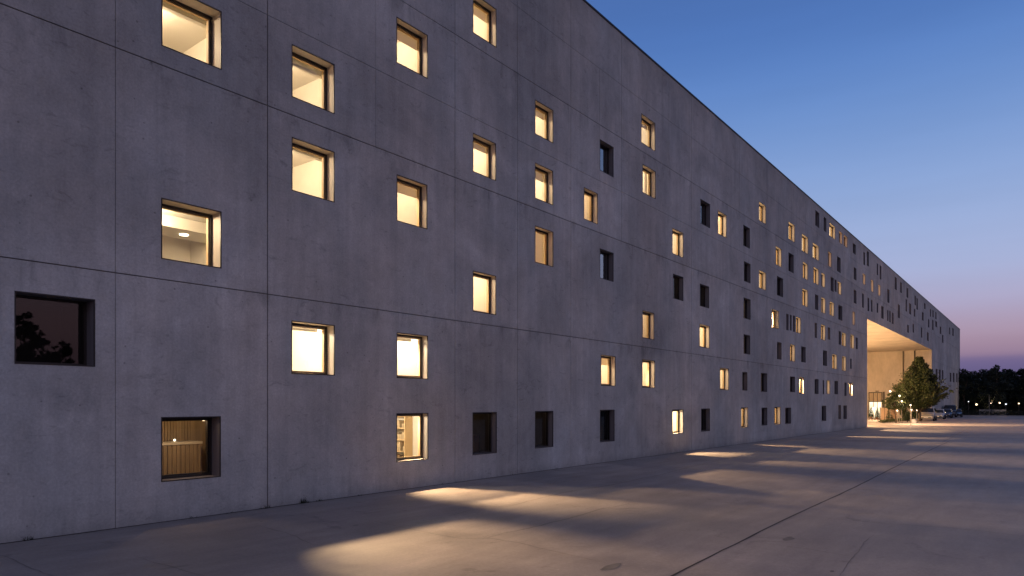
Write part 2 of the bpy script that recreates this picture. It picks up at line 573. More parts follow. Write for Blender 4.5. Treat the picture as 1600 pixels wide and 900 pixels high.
def ribbon(name, pts, w, material, z=0.004, jitter=0.0, seg=0.5, taper=False):
    out = []
    for a, b in zip(pts[:-1], pts[1:]):
        n = max(1, int((b - a).length / seg))
        for i in range(n):
            out.append(a.lerp(b, i / n))
    out.append(pts[-1])
    mb = MB(); L = []
    for i, p in enumerate(out):
        d = (out[min(i + 1, len(out) - 1)] - out[max(i - 1, 0)]).normalized()
        nrm = Vector((-d.y, d.x, 0))
        q = p + nrm * jitter * (mnoise.noise(p * 0.9) + 0.5 * mnoise.noise(p * 4.0))
        ww = w * (1 + 0.45 * mnoise.noise(p * 3.1 + Vector((9, 1, 0))))
        if taper:
            ww *= min(1.0, 0.25 + 3.0 * min(i, len(out) - 1 - i) / len(out))
        L.append((q + nrm * ww / 2, q - nrm * ww / 2))
    for (a, b), (c, d) in zip(L[:-1], L[1:]):
        mb.quad((b.x, b.y, z), (d.x, d.y, z), (c.x, c.y, z), (a.x, a.y, z))
    o = mb.build(name, material)
    tag(o, kind='structure')
    return o


def gp(*pp):
    return [ground_at(*p) for p in pp]


ribbon('pavement_joint', gp((1010, 926), (1050, 900), (1224, 813), (1330, 764), (1420, 719), (1482, 690)), 0.034, M['crack'], jitter=0.02)
ribbon('pavement_joint', [Vector((48, 4.9, 0)), Vector((95, 6.2, 0)), Vector((PX1, 7.0, 0))], 0.03, M['faint'], jitter=0.04, seg=2)
cracks = [
    [(560, 810), (600, 818), (636, 826), (685, 836), (722, 842), (764, 842), (812, 849), (887, 866), (960, 884)],
    [(764, 842), (785, 834), (831, 824), (887, 811), (944, 794), (985, 787)],
    [(655, 815), (700, 806), (735, 798), (760, 795)],
    [(400, 820), (450, 834), (492, 852)],
    [(700, 784), (735, 791), (790, 792), (880, 770), (960, 757), (1030, 742), (1085, 728), (1140, 716)],
    [(1290, 810), (1380, 818), (1480, 824), (1600, 838), (1700, 850)],
    [(1365, 832), (1340, 860), (1325, 880), (1310, 905)],
    [(1190, 848), (1260, 858), (1340, 872)],
    [(205, 868), (260, 882), (330, 905)],
    [(0, 868), (60, 892), (90, 905)],
]
for i, c in enumerate(cracks):
    ribbon('pavement_crack', gp(*c), 0.014 if i < 6 else 0.010, M['faint'] if i not in (1, 4) else M['crack'], jitter=0.06, seg=0.12, taper=True)
# dark oil patches and a few loose stones
for (px, py, rx, ry) in ((556, 821, 0.07, 0.045), (955, 886, 0.26, 0.09), (1232, 842, 0.2, 0.08), (1300, 893, 0.05, 0.03), (408, 815, 0.03, 0.02)):
    p = ground_at(px, py); mb = MB(); n = 20
    for k in range(n):
        t = 2 * math.pi * k / n; r = 1 + 0.3 * mnoise.noise(Vector((math.cos(t) * 1.4, math.sin(t) * 1.4, px * .1)))
        mb.v.append((p.x + rx * r * math.cos(t), p.y + ry * r * math.sin(t), 0.0045))
    mb.f.append(tuple(range(n))); mb.m.append(0)
    tag(mb.build('pavement_stain', M['faint']), kind='structure')

# ------------------------------------------------------------------ windows read off the photograph
# (x left, x right, reference edge, y top, y bottom at that edge, kind)
# B very bright, L lit, A amber, D dim, K dark with something inside, X dark, R dark reflecting
W = [
    (23, 148.3, 'L', 454.5, 568, 'R'), (252.5, 346, 'R', 18, 109, 'L'), (456, 522.5, 'L', 69, 151, 'L'),
    (619.5, 668, 'L', 26, 97.5, 'L'), (739, 775.5, 'R', 14.5, 74.5, 'L'), (252, 345.7, 'L', 309, 404, 'L'),
    (456, 522.5, 'L', 214, 297.5, 'L'), (620, 667.5, 'L', 272.5, 345, 'L'), (739, 774.8, 'L', 207.5, 268, 'L'),
    (739, 775, 'L', 423, 486.5, 'L'), (252, 344.7, 'L', 652, 753, 'D'), (455.5, 522.8, 'L', 501, 584, 'B'),
    (620, 668.5, 'L', 519.5, 590.5, 'B'), (619.5, 669, 'L', 646, 722, 'B'), (738.5, 776, 'L', 644.5, 711, 'K'),
    (836, 864.3, 'L', 642.5, 700.5, 'K'), (836, 864.3, 'L', 155.5, 209, 'L'), (836, 864, 'L', 254, 309.5, 'L'),
    (836, 864.3, 'L', 352.5, 409.5, 'L'), (937.3, 958.5, 'L', 217.5, 266, 'R'), (937.3, 958.5, 'L', 388, 434.5, 'R'),
    (912.3, 933.8, 'L', 292.5, 342, 'A'), (1002, 1023.6, 'L', 177, 222.5, 'L'), (1004, 1024.3, 'L', 256, 300.5, 'L'),
    (1050.5, 1067.5, 'L', 356, 396, 'L'), (1051.5, 1067.5, 'L', 427.5, 466, 'K'), (1004, 1022, 'L', 485, 528, 'A'),
    (939, 961.5, 'L', 554.5, 602.5, 'L'), (1003.5, 1023, 'L', 561.5, 605.5, 'L'), (937.5, 960, 'L', 640.5, 691, 'X'),
    (1050.5, 1067.5, 'L', 640, 678, 'B'), (1095.5, 1109, 'L', 638.5, 674.5, 'X'), (1094.5, 1109.3, 'L', 310.5, 349, 'R'),
    (1121.7, 1135, 'L', 328.5, 365, 'L'), (1161.5, 1171.5, 'L', 351, 383.5, 'X'), (1186, 1196.5, 'L', 314.5, 344, 'L'),
    (1093.5, 1107.7, 'L', 443, 478, 'K'), (1093, 1108.3, 'L', 506, 542, 'L'), (1162.5, 1172.5, 'L', 408, 439, 'X'),
    (1186, 1196.5, 'L', 421.5, 449.5, 'L'), (1162, 1172.5, 'L', 464.5, 497, 'X'), (1162, 1172, 'L', 522, 552.5, 'X'),
    (1206, 1216.5, 'L', 482.5, 511.5, 'L'), (1125, 1138.5, 'L', 574.5, 609, 'L'), (1160, 1167.5, 'L', 581, 610, 'D'),
    (1189, 1198.5, 'L', 582.5, 612, 'X'), (1212, 1221, 'L', 384, 413, 'L'), (1214, 1223.5, 'L', 431, 461, 'X'),
    (1214.3, 1221, 'L', 534, 561, 'D'), (1158, 1168.3, 'L', 636.5, 668.5, 'L'), (1190, 1198.7, 'L', 637, 665, 'X'),
    (1210, 1219.3, 'L', 636, 663.5, 'L'), (1227, 1235.8, 'L', 637, 662.5, 'X'), (1232, 1241.5, 'L', 345.5, 373, 'L'),
    (1253, 1262.5, 'L', 364.5, 391.5, 'L'), (1270, 1279.3, 'L', 378.5, 402, 'L'), (1274, 1280, 'L', 328, 352, 'X'),
    (1287, 1291, 'L', 338, 360, 'X'), (1296, 1305, 'L', 347, 368, 'L'), (1311, 1316, 'L', 360, 378.5, 'A'),
    (1318.5, 1324, 'L', 366, 383.5, 'A'), (1332.5, 1337, 'L', 379, 395, 'X'), (1232, 1239.8, 'L', 394, 423, 'X'),
    (1254.5, 1262, 'L', 408.5, 434, 'L'), (1271, 1279, 'L', 416.5, 441.5, 'L'), (1283.5, 1289, 'L', 425.5, 447, 'L'),
    (1294, 1299, 'L', 392, 415, 'A'), (1308, 1313.3, 'L', 400, 423.5, 'X'), (1298, 1302.5, 'L', 432, 454, 'X'),
    (1304, 1307, 'L', 436, 455, 'X'), (1309, 1314.3, 'L', 439, 458.5, 'L'), (1253.5, 1262, 'L', 450, 476.5, 'L'),
    (1273.5, 1278.5, 'L', 459.5, 483, 'X'), (1283.5, 1289.5, 'L', 464, 488, 'L'), (1296.5, 1303, 'L', 470.5, 492, 'L'),
    (1310, 1316, 'L', 476, 499, 'X'), (1334, 1338, 'L', 417, 436, 'X'), (1334, 1338, 'L', 452, 473, 'X'),
    (1332, 1335.5, 'L', 486, 507, 'A'), (1228.5, 1232, 'L', 490, 515.5, 'X'), (1234.2, 1236.8, 'L', 491.5, 516, 'X'),
    (1239, 1242, 'L', 492.5, 518, 'X'), (1243.7, 1251, 'L', 494.5, 519.5, 'L'), (1273, 1276.3, 'L', 504, 527.5, 'D'),
    (1283, 1289.5, 'L', 506.5, 530.5, 'L'), (1293.5, 1297, 'L', 511, 530, 'D'), (1310.5, 1314, 'L', 517, 538, 'X'),
    (1315.5, 1321.5, 'L', 519, 540, 'L'), (1329, 1334.5, 'L', 522, 543.5, 'L'), (1337, 1340, 'L', 527, 545, 'X'),
    (1234.5, 1242, 'L', 537.5, 564, 'L'), (1252, 1258.7, 'L', 541, 565.5, 'X'), (1286, 1292, 'L', 547, 571, 'X'),
    (1300.5, 1307.5, 'L', 553, 576, 'L'), (1316, 1321.7, 'L', 556, 579, 'L'), (1328.5, 1330.5, 'L', 560, 576, 'X'),
    (1234.5, 1242, 'L', 588, 612.5, 'X'), (1249, 1256, 'L', 589, 615, 'L'), (1273, 1278.8, 'L', 592, 615.5, 'X'),
    (1285.5, 1287.5, 'L', 594, 616, 'X'), (1291.5, 1296.5, 'L', 594, 615.5, 'L'), (1304, 1309.2, 'L', 595, 616, 'X'),
    (1319.5, 1322.5, 'L', 597.5, 618.5, 'X'), (1327, 1332.3, 'L', 597.5, 618, 'L'), (1284, 1290.7, 'L', 634, 658, 'X'),
    (1310, 1314, 'L', 633, 655, 'D'), (1318, 1323, 'L', 633.5, 655, 'X'),
    (1349, 1351.5, 'L', 393, 413, 'X'), (1354.5, 1357.5, 'L', 391.5, 414.5, 'X'), (1348, 1352, 'L', 426.5, 443, 'A'),
    (1361, 1364.5, 'L', 436, 455, 'A'), (1372.5, 1375.5, 'L', 444, 461, 'A'), (1370, 1372, 'L', 411, 429, 'X'),
    (1374.5, 1377, 'L', 414, 435.5, 'X'), (1398, 1401, 'L', 432, 451.5, 'X'), (1406.5, 1409, 'L', 440, 456.5, 'X'),
    (1386.5, 1389.5, 'L', 451, 472, 'X'), (1416.5, 1419, 'L', 449, 464, 'X'), (1429, 1431, 'L', 461, 476, 'X'),
    (1347, 1349.5, 'L', 458, 480, 'X'), (1355.5, 1358, 'L', 464.5, 485.5, 'X'), (1361, 1363, 'L', 468, 486.5, 'X'),
    (1370, 1372, 'L', 473, 488, 'X'), (1377, 1380.5, 'L', 477.5, 497, 'X'), (1386.3, 1388, 'L', 484, 501, 'X'),
    (1389.5, 1391.5, 'L', 485, 503, 'X'), (1393.5, 1396, 'L', 488, 505.5, 'X'), (1403, 1406, 'L', 475, 496, 'X'),
    (1415, 1417, 'L', 467, 486, 'X'), (1420.5, 1423.5, 'L', 473, 490, 'X'), (1428, 1430, 'L', 482, 494, 'X'),
    (1432, 1434, 'L', 465, 483, 'X'), (1440.5, 1443, 'L', 487, 500, 'X'), (1444, 1446, 'L', 473, 482, 'X'),
    (1450, 1452, 'L', 498, 511, 'X'), (1456.5, 1458.5, 'L', 499, 515, 'X'), (1461.5, 1464, 'L', 501, 510, 'X'),
    (1417.5, 1420, 'L', 507, 519, 'X'), (1426, 1428, 'L', 505.5, 519, 'X'), (1439, 1441, 'L', 511, 527, 'X'),
    (1448.5, 1451, 'L', 518.5, 532, 'X'), (1468.5, 1470.5, 'L', 509.5, 521, 'X'), (1472, 1474, 'L', 522.5, 535, 'X'),
    (1453, 1454.6, 'L', 482, 494, 'X'), (1457, 1458.6, 'L', 484, 495, 'X'), (1461.5, 1463.2, 'L', 487, 498, 'X'),
    (1488, 1490, 'L', 512, 524, 'X'), (1483, 1484.6, 'L', 511, 522, 'X'),
    (1462, 1464.8, 'L', 576, 592, 'X'), (1467, 1469.6, 'L', 577, 594, 'X'), (1471.8, 1474, 'L', 578, 594, 'X'),
    (1484, 1486.4, 'L', 582, 596, 'X'), (1489, 1491.2, 'L', 582, 597, 'X'), (1494, 1496, 'L', 583, 597, 'X'),
]
wins = []
for (xl, xr, ref, yt, yb, kind) in W:
    a0, _ = wall_at(xl, HY); a1, _ = wall_at(xr, HY)
    xe = xl if ref == 'L' else xr
    _, z1 = wall_at(xe, yt); _, z0 = wall_at(xe, yb)
    wins.append(dict(a0=a0, a1=a1, z0=z0, z1=z1, kind=kind, px=(xr - xl) * (yb - yt), w=xr - xl, xl=xl, yt=yt))
order = sorted(range(len(wins)), key=lambda i: -wins[i]['px'])
full = set(order[:99])

A0, A1 = -14.0, wall_at(1500, HY)[0]
ROOF = wall_at(1200, HY - (VX - 1200) * 0.8726)[1]
PA0, PA1, PZ = wall_at(1355, HY)[0], wall_at(1456, HY)[0], 10.85
BACK = D + 18

# ------------------------------------------------------------------ building
root = empty('concrete_building', ((A0 + A1) / 2, D, 0))
tag(root, 'very long grey concrete block with scattered small square windows, many glowing warm at dusk', 'building')

zj = [(4.9, 0.022), (9.22, 0.024), (11.3, 0.012), (13.55, 0.020), (15.8, 0.012)]
vj = [(5.64, 0.011, 0, 99), (8.89, 0.026, 0, 99), (15.2, 0.02, 0, 99), (18.3, 0.016, 0, 99), (21.6, 0.018, 0, 99), (25.5, 0.016, 9.22, 99),
      (2.4, 0.014, 4.9, 99), (12.1, 0.009, 9.22, 13.55), (23.7, 0.012, 11.3, 15.8), (30.1, 0.014, 13.55, 99), (32.7, 0.026, 0, 99), (39.6, 0.014, 11.3, 99), (44.6, 0.026, 0, 99),
      (57, 0.03, 0, 99), (70, 0.03, 0, 99), (50.5, 0.02, 11.3, 99), (83, 0.03, 10.9, 99), (96, 0.03, 10.9, 99), (109, 0.03, 10.9, 99), (122, 0.03, 10.9, 99),
      (135, 0.04, 0, 99), (148, 0.04, 0, 99), (161, 0.04, 0, 99), (-1, 0.02, 0, 99), (-4.2, 0.02, 0, 99), (-8, 0.02, 0, 99)]
xs = {A0, A1, PA0, PA1}
zs = {0.0, ROOF, PZ}
for w in wins:
    xs |= {w['a0'], w['a1']}; zs |= {w['z0'], w['z1']}
for z, t in zj: zs |= {z - t / 2, z + t / 2}
for a, t, b0, b1 in vj:
    xs |= {a - t / 2, a + t / 2}
    for b in (b0, b1):
        if 0 < b < ROOF: zs.add(b)
xs = np.array(sorted(x for x in xs if A0 <= x <= A1)); zs = np.array(sorted(z for z in zs if 0 <= z <= ROOF))
xc = (xs[1:] + xs[:-1]) / 2; zc = (zs[1:] + zs[:-1]) / 2
G = np.ones((len(xc), len(zc)), int)
for z, t in zj: G[:, np.abs(zc - z) < t / 2] = 2
for a, t, b0, b1 in vj:
    G[np.ix_(np.abs(xc - a) < t / 2, (zc > b0) & (zc < b1))] = 2
for w in wins:
    G[np.ix_((xc > w['a0']) & (xc < w['a1']), (zc > w['z0']) & (zc < w['z1']))] = 0
G[np.ix_((xc > PA0) & (xc < PA1), zc < PZ)] = 0
GD = 0.022
fm = MB()
for i in range(len(xc)):
    x0, x1 = xs[i], xs[i + 1]
    j = 0
    while j < len(zc):
        k = j
        while k < len(zc) and G[i, k] == G[i, j]: k += 1
        s = G[i, j]
        if s:
            y = D if s == 1 else D + GD
            fm.quad((x0, y, zs[j]), (x1, y, zs[j]), (x1, y, zs[k]), (x0, y, zs[k]), 0 if s == 1 else 1)
        if k < len(zc) and {G[i, j], G[i, k]} == {1, 2}:
            fm.quad((x0, D, zs[k]), (x1, D, zs[k]), (x1, D + GD, zs[k]), (x0, D + GD, zs[k]), 0)
        j = k
    if i + 1 < len(xc):
        j = 0
        while j < len(zc):
            k = j
            e = {G[i, j], G[i + 1, j]} == {1, 2}
            while k < len(zc) and ({G[i, k], G[i + 1, k]} == {1, 2}) == e: k += 1
            if e:
                fm.quad((x1, D, zs[j]), (x1, D + GD, zs[j]), (x1, D + GD, zs[k]), (x1, D, zs[k]), 0)
            j = k
# ends, back and flat roof
fm.quad((A1, D, 0), (A1, BACK, 0), (A1, BACK, ROOF), (A1, D, ROOF))
fm.quad((A0, D, 0), (A0, BACK, 0), (A0, BACK, ROOF), (A0, D, ROOF))
fm.quad((A0, BACK, 0), (A1, BACK, 0), (A1, BACK, ROOF), (A0, BACK, ROOF))
fm.quad((A0, D + 0.35, ROOF - 0.5), (A1, D + 0.35, ROOF - 0.5), (A1, BACK, ROOF - 0.5), (A0, BACK, ROOF - 0.5), 1)
fm.quad((A0, D + 0.35, ROOF - 0.5), (A1, D + 0.35, ROOF - 0.5), (A1, D + 0.35, ROOF), (A0, D + 0.35, ROOF), 0)
fm.build('wall', [M['wall'], M['sealant']], root)
cp = MB()
cp.box(A0 - 0.03, A1 + 0.03, D - 0.035, D + 0.40, ROOF + 0.002, ROOF + 0.07)
cp.box(A1 - 0.3, A1 + 0.03, D + 0.402, BACK + 0.03, ROOF + 0.002, ROOF + 0.07)
cp.build('roof_coping', M['coping'], root)

# passage cut through the block
PB = D + 14
pm = MB()
e = 0.004
pm.quad((PA1, D, 0), (PA1, PB, 0), (PA1, PB, PZ), (PA1, D, PZ), 0)
pm.quad((PA0, D, 0), (PA0, PB, 0), (PA0, PB, PZ), (PA0, D, PZ), 0)
pm.quad((PA0, PB, 0), (PA1, PB, 0), (PA1, PB, PZ), (PA0, PB, PZ), 0)
pm.quad((PA0, D, PZ), (PA1, D, PZ), (PA1, PB, PZ), (PA0, PB, PZ), 0)
passage = pm.build('passage_wall', [M['passage']], root)
for px in (1411.3, 1429):
    p = seen_at(px, 600, a=PA1 - 0.12)
    t = MB(); t.box(PA1 - 0.17, PA1 - 0.01, p.y - 0.08, p.y + 0.08, 0.05, PZ - (0.02 if px < 1420 else -0.0) - 0.02)
    t.build('downpipe', M['pipe'], root)
p0 = seen_at(1381, 640, a=PA1 - 0.05)
t = MB(); t.box(PA1 - 0.14, PA1 - 0.01, p0.y - 0.12, p0.y + 0.12, 0.02, seen_at(1381, 612, a=PA1).z)
t.build('downpipe', M['pipe'], root)
# lit entrance in the far side wall of the passage
yl, yr = seen_at(1358.5, 600, a=PA1).y, seen_at(1377.5, 600, a=PA1).y
zt = seen_at(1368, 614, a=PA1).z; zm = seen_at(1368, 627.5, a=PA1).z
en = MB()
en.box(PA1 - 0.10, PA1 - 0.005, yr - 0.12, yl + 0.12, zt, zt + 0.14)
en.box(PA1 - 0.10, PA1 - 0.005, yl, yl + 0.12, 0.0, zt - 0.002)
en.box(PA1 - 0.10, PA1 - 0.005, yr - 0.12, yr, 0.0, zt - 0.002)
en.box(PA1 - 0.10, PA1 - 0.005, yr + 0.002, yl - 0.002, zm - 0.06, zm + 0.06)
for q in (0.34, 0.67):
    yy = yr + (yl - yr) * q
    en.box(PA1 - 0.08, PA1 - 0.005, yy - 0.04, yy + 0.04, 0.0, zt - 0.003)
entr = en.build('entrance_frame', M['pipe'], root)
e1 = MB(); e1.box(PA1 - 0.03, PA1 - 0.008, yr + 0.01, yl - 0.01, 0.02, zm - 0.07); e1.build('glazed_door', M['entry'], entr)
e2 = MB(); e2.box(PA1 - 0.03, PA1 - 0.008, yr + 0.01, yl - 0.01, zm + 0.07, zt - 0.01); e2.build('transom_panel', M['room_tan'], entr)
sg = seen_at(1370.5, 611.2, a=PA1 - 0.05)
e3 = MB(); e3.box(PA1 - 0.1, PA1 - 0.01, sg.y - 0.24, sg.y + 0.24, sg.z - 0.07, sg.z + 0.07); e3.build('wall_fixture', M['pipe'], root)  # small sign box above the entrance
# recessed ceiling lights of the passage
for i, ax in enumerate((82, 94)):
    for j, ly in enumerate((D + 9,)):
        dm = MB(); dm.tube([(ax, ly, PZ - 0.05), (ax, ly, PZ - 0.012)], [0.22, 0.22], 16)
        dm.build('ceiling_light', M['lamp'], root)
for (ax, ly, az, pw) in ((80, D + 4.5, 5.2, 4200), (88, D + 8.5, 5.2, 4200), (98, D + 11.0, 5.2, 4200), (109, D + 12.6, 5.2, 4200)):  # pendants added out of view to light the passage
    dm = MB(); dm.ball((ax, ly, az), 0.28); dm.tube([(ax, ly, az + 0.29), (ax, ly, PZ)], [0.012, 0.012], 6, 1)
    pl_ = dm.build('unseen_pendant', [M['globe_warm'], M['pipe']], root, smooth=True)
    point_lamp((ax, ly, az - 0.5), pw, (1, 0.64, 0.34), 0.3, pl_, 'pendant_fill')


spot_lamp((83, D + 3.2, PZ - .2), ground_at(1475, 663.5), 30000, R(42), .7, (1, .62, .33), .15, root, 'added_passage_spot')  # added unseen spot, throws the bright strip in front of the passage

# ------------------------------------------------------------------ windows
def reveal_depth(xl):
    return .37 if xl < 300 else (.30 if xl < 500 else .235)


# photo pixel of the forecourt pool each window's added spot is aimed at: (pool x, pool y, watts, cone, soft, lamp distance)
# (lamp shift along the wall, lamp depth, reach of the sill shadow, pool x, pool y, watts, cone, soft)
def by(xl, yt):
    return next(i for i, w in enumerate(wins) if w['xl'] == xl and w['yt'] == yt)


POOLS = {
    by(619.5, 646): (0.3, 1.2, 0.6, 720, 769, 2100, 50, 1.0),
    by(620, 519.5): (0.35, 1.3, 3.1, 830, 779, 4300, 36, 1.0),
    by(455.5, 501): (0.42, 1.35, 4.5, 688, 846, 6200, 34, 1.0),
    by(739, 423): (0.35, 1.5, 4.8, 1000, 767, 1300, 44, 1.0),
    by(939, 554.5): (0.4, 1.5, 4.6, 1110, 745, 3000, 44, 1.0),
    by(1003.5, 561.5): (0.35, 1.5, 4.8, 1280, 722, 2800, 44, 1.0),
    by(1050.5, 640): (-0.2, 1.2, 0.7, 1120, 710, 2600, 52, 1.0),
    by(1158, 636.5): (-0.2, 1.2, 0.7, 1225, 699, 2600, 52, 1.0),
    by(1125, 574.5): (0.0, 1.5, 4.2, 1310, 706, 3200, 46, 1.0),
    by(1093, 506): (0.0, 1.6, 7.0, 1430, 745, 1500, 46, 1.0),
    by(620, 272.5): (0.1, 1.8, 8.0, 1150, 830, 1900, 44, 1.0),
    by(836, 352.5): (0.0, 1.8, 8.0, 1290, 790, 1700, 44, 1.0),
    by(456, 214): (0.1, 1.7, 9.0, 1000, 890, 500, 44, 1.0),
    by(1050.5, 356): (0.0, 1.8, 9.0, 1560, 765, 2000, 44, 1.0),
    by(1121.7, 328.5): (0.0, 1.8, 9.0, 1600, 728, 3000, 44, 1.0),
    by(1206, 482.5): (0.0, 1.6, 5.0, 1480, 690, 4500, 56, 0.8),
    by(1249, 589): (0.0, 1.4, 2.6, 1450, 681, 6000, 66, 0.6),
    by(1327, 597.5): (0.0, 1.4, 2.4, 1480, 674, 6000, 66, 0.6),
}


def surround(mb, w, y0=D, depth=0.5, m_rev=0, m_edge=1, lip=0.016):
    a0, a1, z0, z1 = w['a0'], w['a1'], w['z0'], w['z1']
    e = 0.003
    # reveal lining: four thin boards inside the opening, edged by a dark trim standing 4 mm proud
    t = 0.012
    mb.box(a0 + e, a0 + e + t, y0 + 0.02, y0 + depth, z0 + e, z1 - e, m_rev)
    mb.box(a1 - e - t, a1 - e, y0 + 0.02, y0 + depth, z0 + e, z1 - e, m_rev)
    mb.box(a0 + e + t, a1 - e - t, y0 + 0.02, y0 + depth, z1 - e - t, z1 - e, m_rev)
    mb.box(a0 + e + t, a1 - e - t, y0 + 0.02, y0 + depth, z0 + e, z0 + e + t, m_rev)
    y1 = y0 - 0.006
    L = lip
    mb.box(a0 - 0.004, a0 + L, y1, y0 + 0.019, z0 - 0.004, z1 + 0.004, m_edge)
    mb.box(a1 - L, a1 + 0.004, y1, y0 + 0.019, z0 - 0.004, z1 + 0.004, m_edge)
    mb.box(a0 + L, a1 - L, y1, y0 + 0.019, z1 - L, z1 + 0.004, m_edge)
    mb.box(a0 + L, a1 - L, y1, y0 + 0.019, z0 - 0.004, z0 + L, m_edge)


def frame_boxes(mb, a0, a1, z0, z1, y0, y1, t, m=0):
    mb.box(a0, a0 + t, y0, y1, z0, z1, m)
    mb.box(a1 - t, a1, y0, y1, z0, z1, m)
    mb.box(a0 + t, a1 - t, y0, y1, z1 - t, z1, m)
    mb.box(a0 + t, a1 - t, y0, y1, z0, z0 + t, m)


def caps(w):
    """room limits (x0, x1, z0, z1) that keep clear of the neighbouring windows' rooms"""
    x0, x1, q0, q1 = w['a0'] - 1.2, w['a1'] + 1.2, w['z0'] - 1.0, w['z1'] + 1.6
    for o in wins:
        if o is w: continue
        zo = o['z0'] < w['z1'] and o['z1'] > w['z0']
        if zo:
            if o['a0'] >= w['a1']: x1 = min(x1, (w['a1'] + o['a0']) / 2 - .02)
            elif o['a1'] <= w['a0']: x0 = max(x0, (w['a0'] + o['a1']) / 2 + .02)
        elif o['a0'] < w['a1'] + .6 and o['a1'] > w['a0'] - .6:
            if o['z0'] >= w['z1']: q1 = min(q1, (w['z1'] + o['z0']) / 2 - .02)
            else: q0 = max(q0, (w['z0'] + o['z1']) / 2 + .02)
    return x0, x1, max(q0, .03), q1


